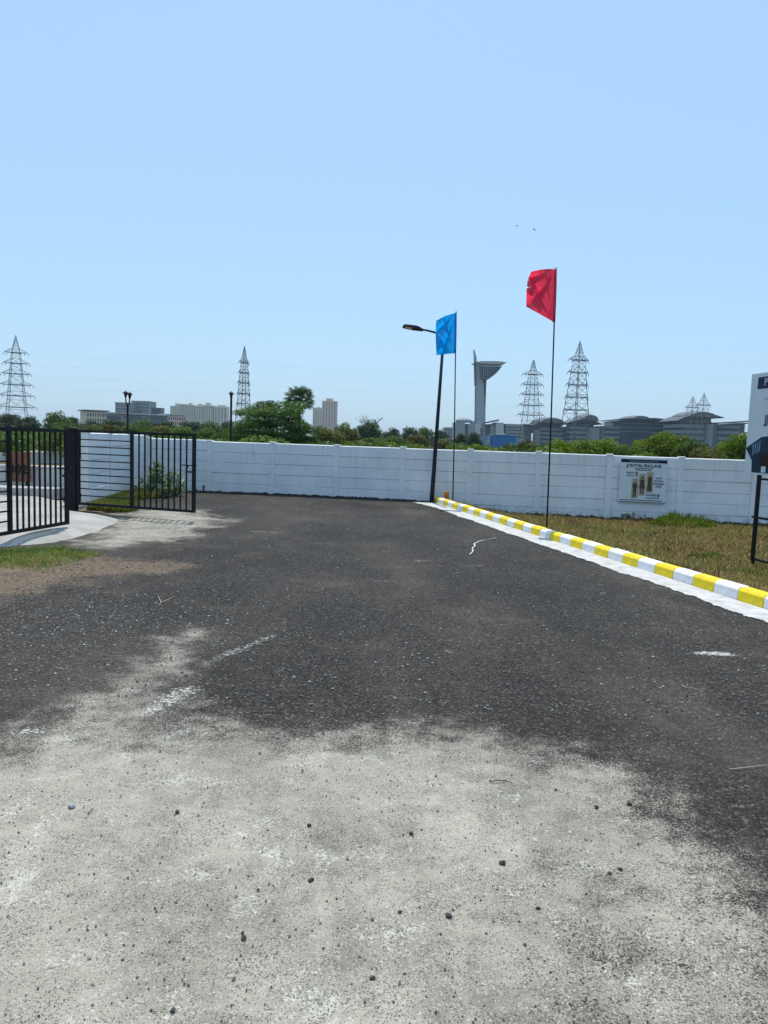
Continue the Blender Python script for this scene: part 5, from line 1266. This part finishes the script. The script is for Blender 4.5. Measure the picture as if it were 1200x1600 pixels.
# blue shed
def shed(px0, px1, yt, Y, dep, m, mr, label, ridge_=0.5, mid=None, m2=None):
    p0, p1 = at(px0, yt, Y), at(px1, yt, Y); W = p1.x - p0.x; H = p0.z + 0.5
    t = thing('shed', label, 'shed', (p0.x, Y, -0.5))
    ms = mid or 0.0
    MB().prism([(W * ms, 0), (W, 0), (W, H - 0.35), (W * (ms + 1) / 2, H), (W * ms, H - 0.35)], 0, dep).build('wall', m, t)
    if mid: MB().box((W * ms / 2 - 0.1, dep * 0.45, (H - 0.7) / 2), (W * ms - 0.2, dep * 0.7, H - 0.7)).build('annex_wall', m2, t)
    MB().prism([(W * ms - 0.3, H - 0.33), (W * (ms + 1) / 2, H + 0.03), (W + 0.3, H - 0.33), (W + 0.3, H - 0.2), (W * (ms + 1) / 2, H + 0.18), (W * ms - 0.3, H - 0.2)], -0.4, dep + 0.4).build('roof', mr, t)
    me = MB().box((0, 0, 0), (0.07, 0.10, H - 0.5)).mesh('cladding_rib')
    n = int(W * (1 - ms) / 0.6)
    for i in range(n): mk('cladding_rib', me, m, t, (W * ms + 0.3 + i * 0.6, -0.03, (H - 0.5) / 2))
    if mid:
        for i in range(3): MB().box((W * ms * 0.78, dep * 0.1 - 0.05, H - 1.6 - i * 1.2), (1.3, 0.1, 0.6)).build('window', M_FWH, t)
    for i in range(3): MB().lathe([(0.25, 0), (0.25, 0.3), (0.35, 0.35), (0.05, 0.6)], 8, (W * (ms + 1) / 2 - 0.8 + i * 0.8, dep * 0.3, H)).build('roof_vent', M_FWH, t)
    return t
M_BSH = paint('blue_cladding', (0.015, 0.15, 0.40), 0.5, 0.08, 0.6); M_BSL = paint('pale_blue_cladding', (0.14, 0.24, 0.32), 0.5, 0.08, 0.6)
shed(746, 807.5, 678, 330, 14, M_BSH, paint('shed_roof', (0.35, 0.42, 0.47), 0.5, 0.05), 'blue metal shed with a paler annex in front of the podium', mid=0.38, m2=M_BSL)
def low_shed():
    p0, p1 = at(699, 686, 210), at(741, 687.5, 210); W = p1.x - p0.x; H = p0.z + 0.9
    t = thing('shed', 'long low shed with a white roof left of the blue shed', 'shed', (p0.x, 210, -0.5))
    block(t, 'wall', 0, W, 0, 6, 0, H - 0.45, M_FGR)
    MB().prism([(-0.3, H - 0.5), (W + 0.3, H - 0.5), (W + 0.2, H - 0.3), (W / 2, H), (-0.2, H - 0.3)], -0.4, 6.4).build('roof', M_FWH, t)
    facade(t, 0.3, W - 0.3, 0, 0.8, H - 0.9, 6, 1, M_FDK)
low_shed()

# campus with winged roofs
M_CROOF = paint('campus_roof', (0.075, 0.08, 0.09), 0.5, 0.12, 0.08); M_CBAND = paint('campus_band', (0.20, 0.23, 0.25), 0.6, 0.08, 0.08); M_CGL = paint('campus_glass', (0.03, 0.042, 0.052), 0.25, 0.25, 0.15); M_CPALE = paint('campus_pale_roof', (0.13, 0.14, 0.15), 0.6, 0.08, 0.1)
GC = 'campus halls with winged roofs'
def hall(label, px0, px1, dome, wing, bands, drum, Y, extra=()):
    o = at(px0, 690, Y); t = thing('campus_hall', label, 'building', (o.x, Y, -0.5), 0, GC)
    def P(px, py): q = at(px, py, Y); return (q.x - o.x, q.z + 0.5)
    x0, _ = P(px0, 690); x1, ztb = P(px1, wing[0][1] + 3)
    # glass body and floor bands
    if bands:
        bx0, bx1, byt = bands
        a_, zt_ = P(bx0, byt); b_, _ = P(bx1, byt); zt_ = P((bx0 + bx1) / 2, byt)[1]
        block(t, 'glass_body', a_, b_, 2, 34, 0, zt_, M_CGL)
        nb = 5; ch = zt_ / nb
        for j in range(nb): block(t, 'floor_band', a_ - 0.3, b_ + 0.3, 1.2, 34.5, (j + 0.42) * ch, (j + 0.98) * ch, M_CBAND)
    # winged roof: a thin shell along the given outline
    up = [P(*p) for p in wing]; th = 1.2
    lo = [(x, z - th * (0.25 + 0.75 * math.sin(math.pi * i / (len(up) - 1)) )) for i, (x, z) in enumerate(up)]
    MB().prism(up + lo[::-1], -4, 38).build('wing_roof', M_CROOF, t)
    zb2 = P(wing[1][0], 676)[1]; att = [(x, z - 0.5) for x, z in lo[1:-1]]
    MB().prism(att + [(att[-1][0], zb2), (att[0][0], zb2)], 4, 30).build('attic_storey', M_CGL, t)
    zlo = min(z for _, z in att); wa_ = att[-1][0] - att[0][0]
    for q in (0.15, 0.5, 0.85):
        zz = zb2 + (zlo - zb2) * q; block(t, 'sunshade_band', att[0][0] - 0.4, att[-1][0] + 0.4, 2.9, 4.2, zz - 0.32, zz + 0.32, M_CBAND)
    for q in range(1, 9): block(t, 'pier', att[0][0] + wa_ * q / 9 - 0.3, att[0][0] + wa_ * q / 9 + 0.3, 3.2, 4.3, zb2, zlo - 0.1, M_CROOF)
    up2 = [P(p[0], p[1] + 3.2) for p in wing[1:-1]]; lo2 = [(x, z - 0.9) for x, z in up2]
    if len(up2) > 1: MB().prism(up2 + lo2[::-1], -1, 36).build('lower_eave', M_CROOF, t)
    if dome:
        cx, ctop, hwp, base = dome
        n = 14; cols = []
        c, zt_ = P(cx, ctop); zb_ = P(cx, base)[1]; hw_ = hwp * Y / FPX
        b = MB(); vs = []; fs = []
        for i in range(n + 1):
            a_ = math.pi * i / n
            for j, yy in enumerate((-5, 4, 16, 28, 39)):
                s_ = (0.75, 0.95, 1.0, 0.95, 0.75)[j]
                vs.append((c - hw_ * math.cos(a_) * s_, yy, zb_ + (zt_ - zb_) * math.sin(a_) * s_))
        for i in range(n):
            for j in range(4): fs.append((i * 5 + j, i * 5 + j + 1, (i + 1) * 5 + j + 1, (i + 1) * 5 + j))
        fs.append(tuple(i * 5 for i in range(n, -1, -1))); fs.append(tuple(i * 5 + 4 for i in range(n + 1)))
        b.add(vs, fs); dm = b.build('domed_roof', M_CPALE, t)
        for q in (-0.5, 0.0, 0.5):
            MB().box((c + hw_ * q, -5.3, zb_ + (zt_ - zb_) * 0.3), (0.35, 0.5, (zt_ - zb_) * 0.55)).build('dome_rib', M_CROOF, dm)
    for cx, yt, hwp in drum:
        c, zt_ = P(cx, yt); rr = hwp * Y / FPX
        MB().lathe([(rr, 0), (rr, zt_), (rr * 0.97, zt_ + 0.2)], 24, (c, rr * 0.6, 0)).build('round_core', M_CBAND, t, smooth=False)
    for x0_, x1_, yt_, m_ in extra:
        a_, zt_ = P(x0_, yt_); b_, _ = P(x1_, yt_); block(t, 'dark_bay', a_, b_, 3, 30, 0, zt_, m_)
hall('leftmost campus hall with a low dome behind the red flag pole', 818, 886, (862, 651, 24, 661), [(817, 662.5), (832, 664), (842, 659), (852, 657), (866, 657.5), (880, 660), (893, 662)], (846, 882, 669), [(840, 671, 6)], 640, [(819, 832, 665.5, M_FDK)])
hall('campus hall with the steepest dome behind the largest pylon', 884, 943, (922, 646, 15, 657), [(884, 661), (898, 657), (908, 653.5), (918, 656), (930, 659), (941, 663)], (892, 917, 666.5), [(928, 668.5, 10.5)], 625, [(917, 921, 664, M_FDK), (937, 945, 666, M_FDK)])
hall('wide campus hall with a shallow dome above the poster', 938, 1064, (1000, 648.5, 17, 655), [(937, 657.5), (960, 655.2), (985, 653.2), (1020, 653.2), (1050, 655.5), (1070, 657.5)], (945, 969, 665.5), [], 660, [(969, 1062, 660, M_CGL)])
hall('tallest campus hall behind the pair of small pylons', 1056, 1132, (1097, 641.5, 26, 652), [(1056, 657), (1066, 652), (1080, 648), (1098, 645.5), (1115, 648.5), (1129, 652.8)], (1062, 1102, 663), [(1110, 663, 6)], 600, [(1116, 1124, 662, M_FDK)])
hall('rightmost campus hall with a long flat wing left of the billboard', 1110, 1200, None, [(1110, 660.5), (1125, 660), (1145, 658.8), (1168, 657.5), (1190, 656)], (1124, 1158, 664), [], 610, [])

# ================================================================== BIRDS
M_BIRD = paint('bird_feathers', (0.05, 0.045, 0.04), 0.8, 0.2, 9)
for px, py, Y, rz, s_, lb in ((808, 353, 110, 0.4, 0.5, 'left one of the two tiny birds high in the sky'), (834.5, 358.5, 75, -0.3, 0.42, 'right darker one of the two tiny birds high in the sky')):
    p = at(px, py, Y); b = MB()
    b.tube([(0, -0.5, 0), (0, -0.35, 0.02), (0, 0, 0.02), (0, 0.3, 0.0), (0, 0.55, 0)], [0.02, 0.08, 0.11, 0.06, 0.03], 8)
    b.add([(0, 0.3, 0), (-0.1, 0.62, 0), (0.1, 0.62, 0), (0, 0.3, -0.02), (-0.1, 0.62, -0.015), (0.1, 0.62, -0.015)], [(0, 1, 2), (5, 4, 3), (0, 3, 4, 1), (1, 4, 5, 2), (2, 5, 3, 0)])
    for s2 in (-1, 1):
        o_ = [(0.05, -0.2, .03), (0.5, -0.3, .14), (1.0, -0.05, .05), (0.55, 0.1, .1), (0.05, 0.16, .03)]
        vs = [(x * s2, y, z) for x, y, z in o_] + [(x * s2, y, z - 0.03) for x, y, z in o_]
        b.add(vs, [(0, 1, 2, 3, 4), (9, 8, 7, 6, 5)] + [(i, i + 5, (i + 1) % 5 + 5, (i + 1) % 5) for i in range(5)])
    o = b.build('bird', M_BIRD, None, loc=p); o.scale = (s_ * 0.6,) * 3; o.rotation_euler = (0.1, 0.2, rz + 1.3); tag(o, lb, 'bird', 'birds in the sky')

# ================================================================== HAZE
HAZE = 0.00012
if HAZE > 0:
    hz = MB().box((0, 650, 49), (4200, 1700, 101)).build('haze', None)
    hm = bpy.data.materials.new('haze'); hm.use_nodes = True; nt = hm.node_tree; nt.nodes.clear()
    o_ = nt.nodes.new('ShaderNodeOutputMaterial'); v_ = nt.nodes.new('ShaderNodeVolumePrincipled'); v_.inputs['Color'].default_value = (0.62, 0.80, 1.0, 1); v_.inputs['Density'].default_value = HAZE; v_.inputs['Anisotropy'].default_value = 0.3
    nt.links.new(v_.outputs[0], o_.inputs['Volume']); hz.data.materials.append(hm); tag(hz, 'thin pale blue haze in the distance', 'haze', kind='stuff')
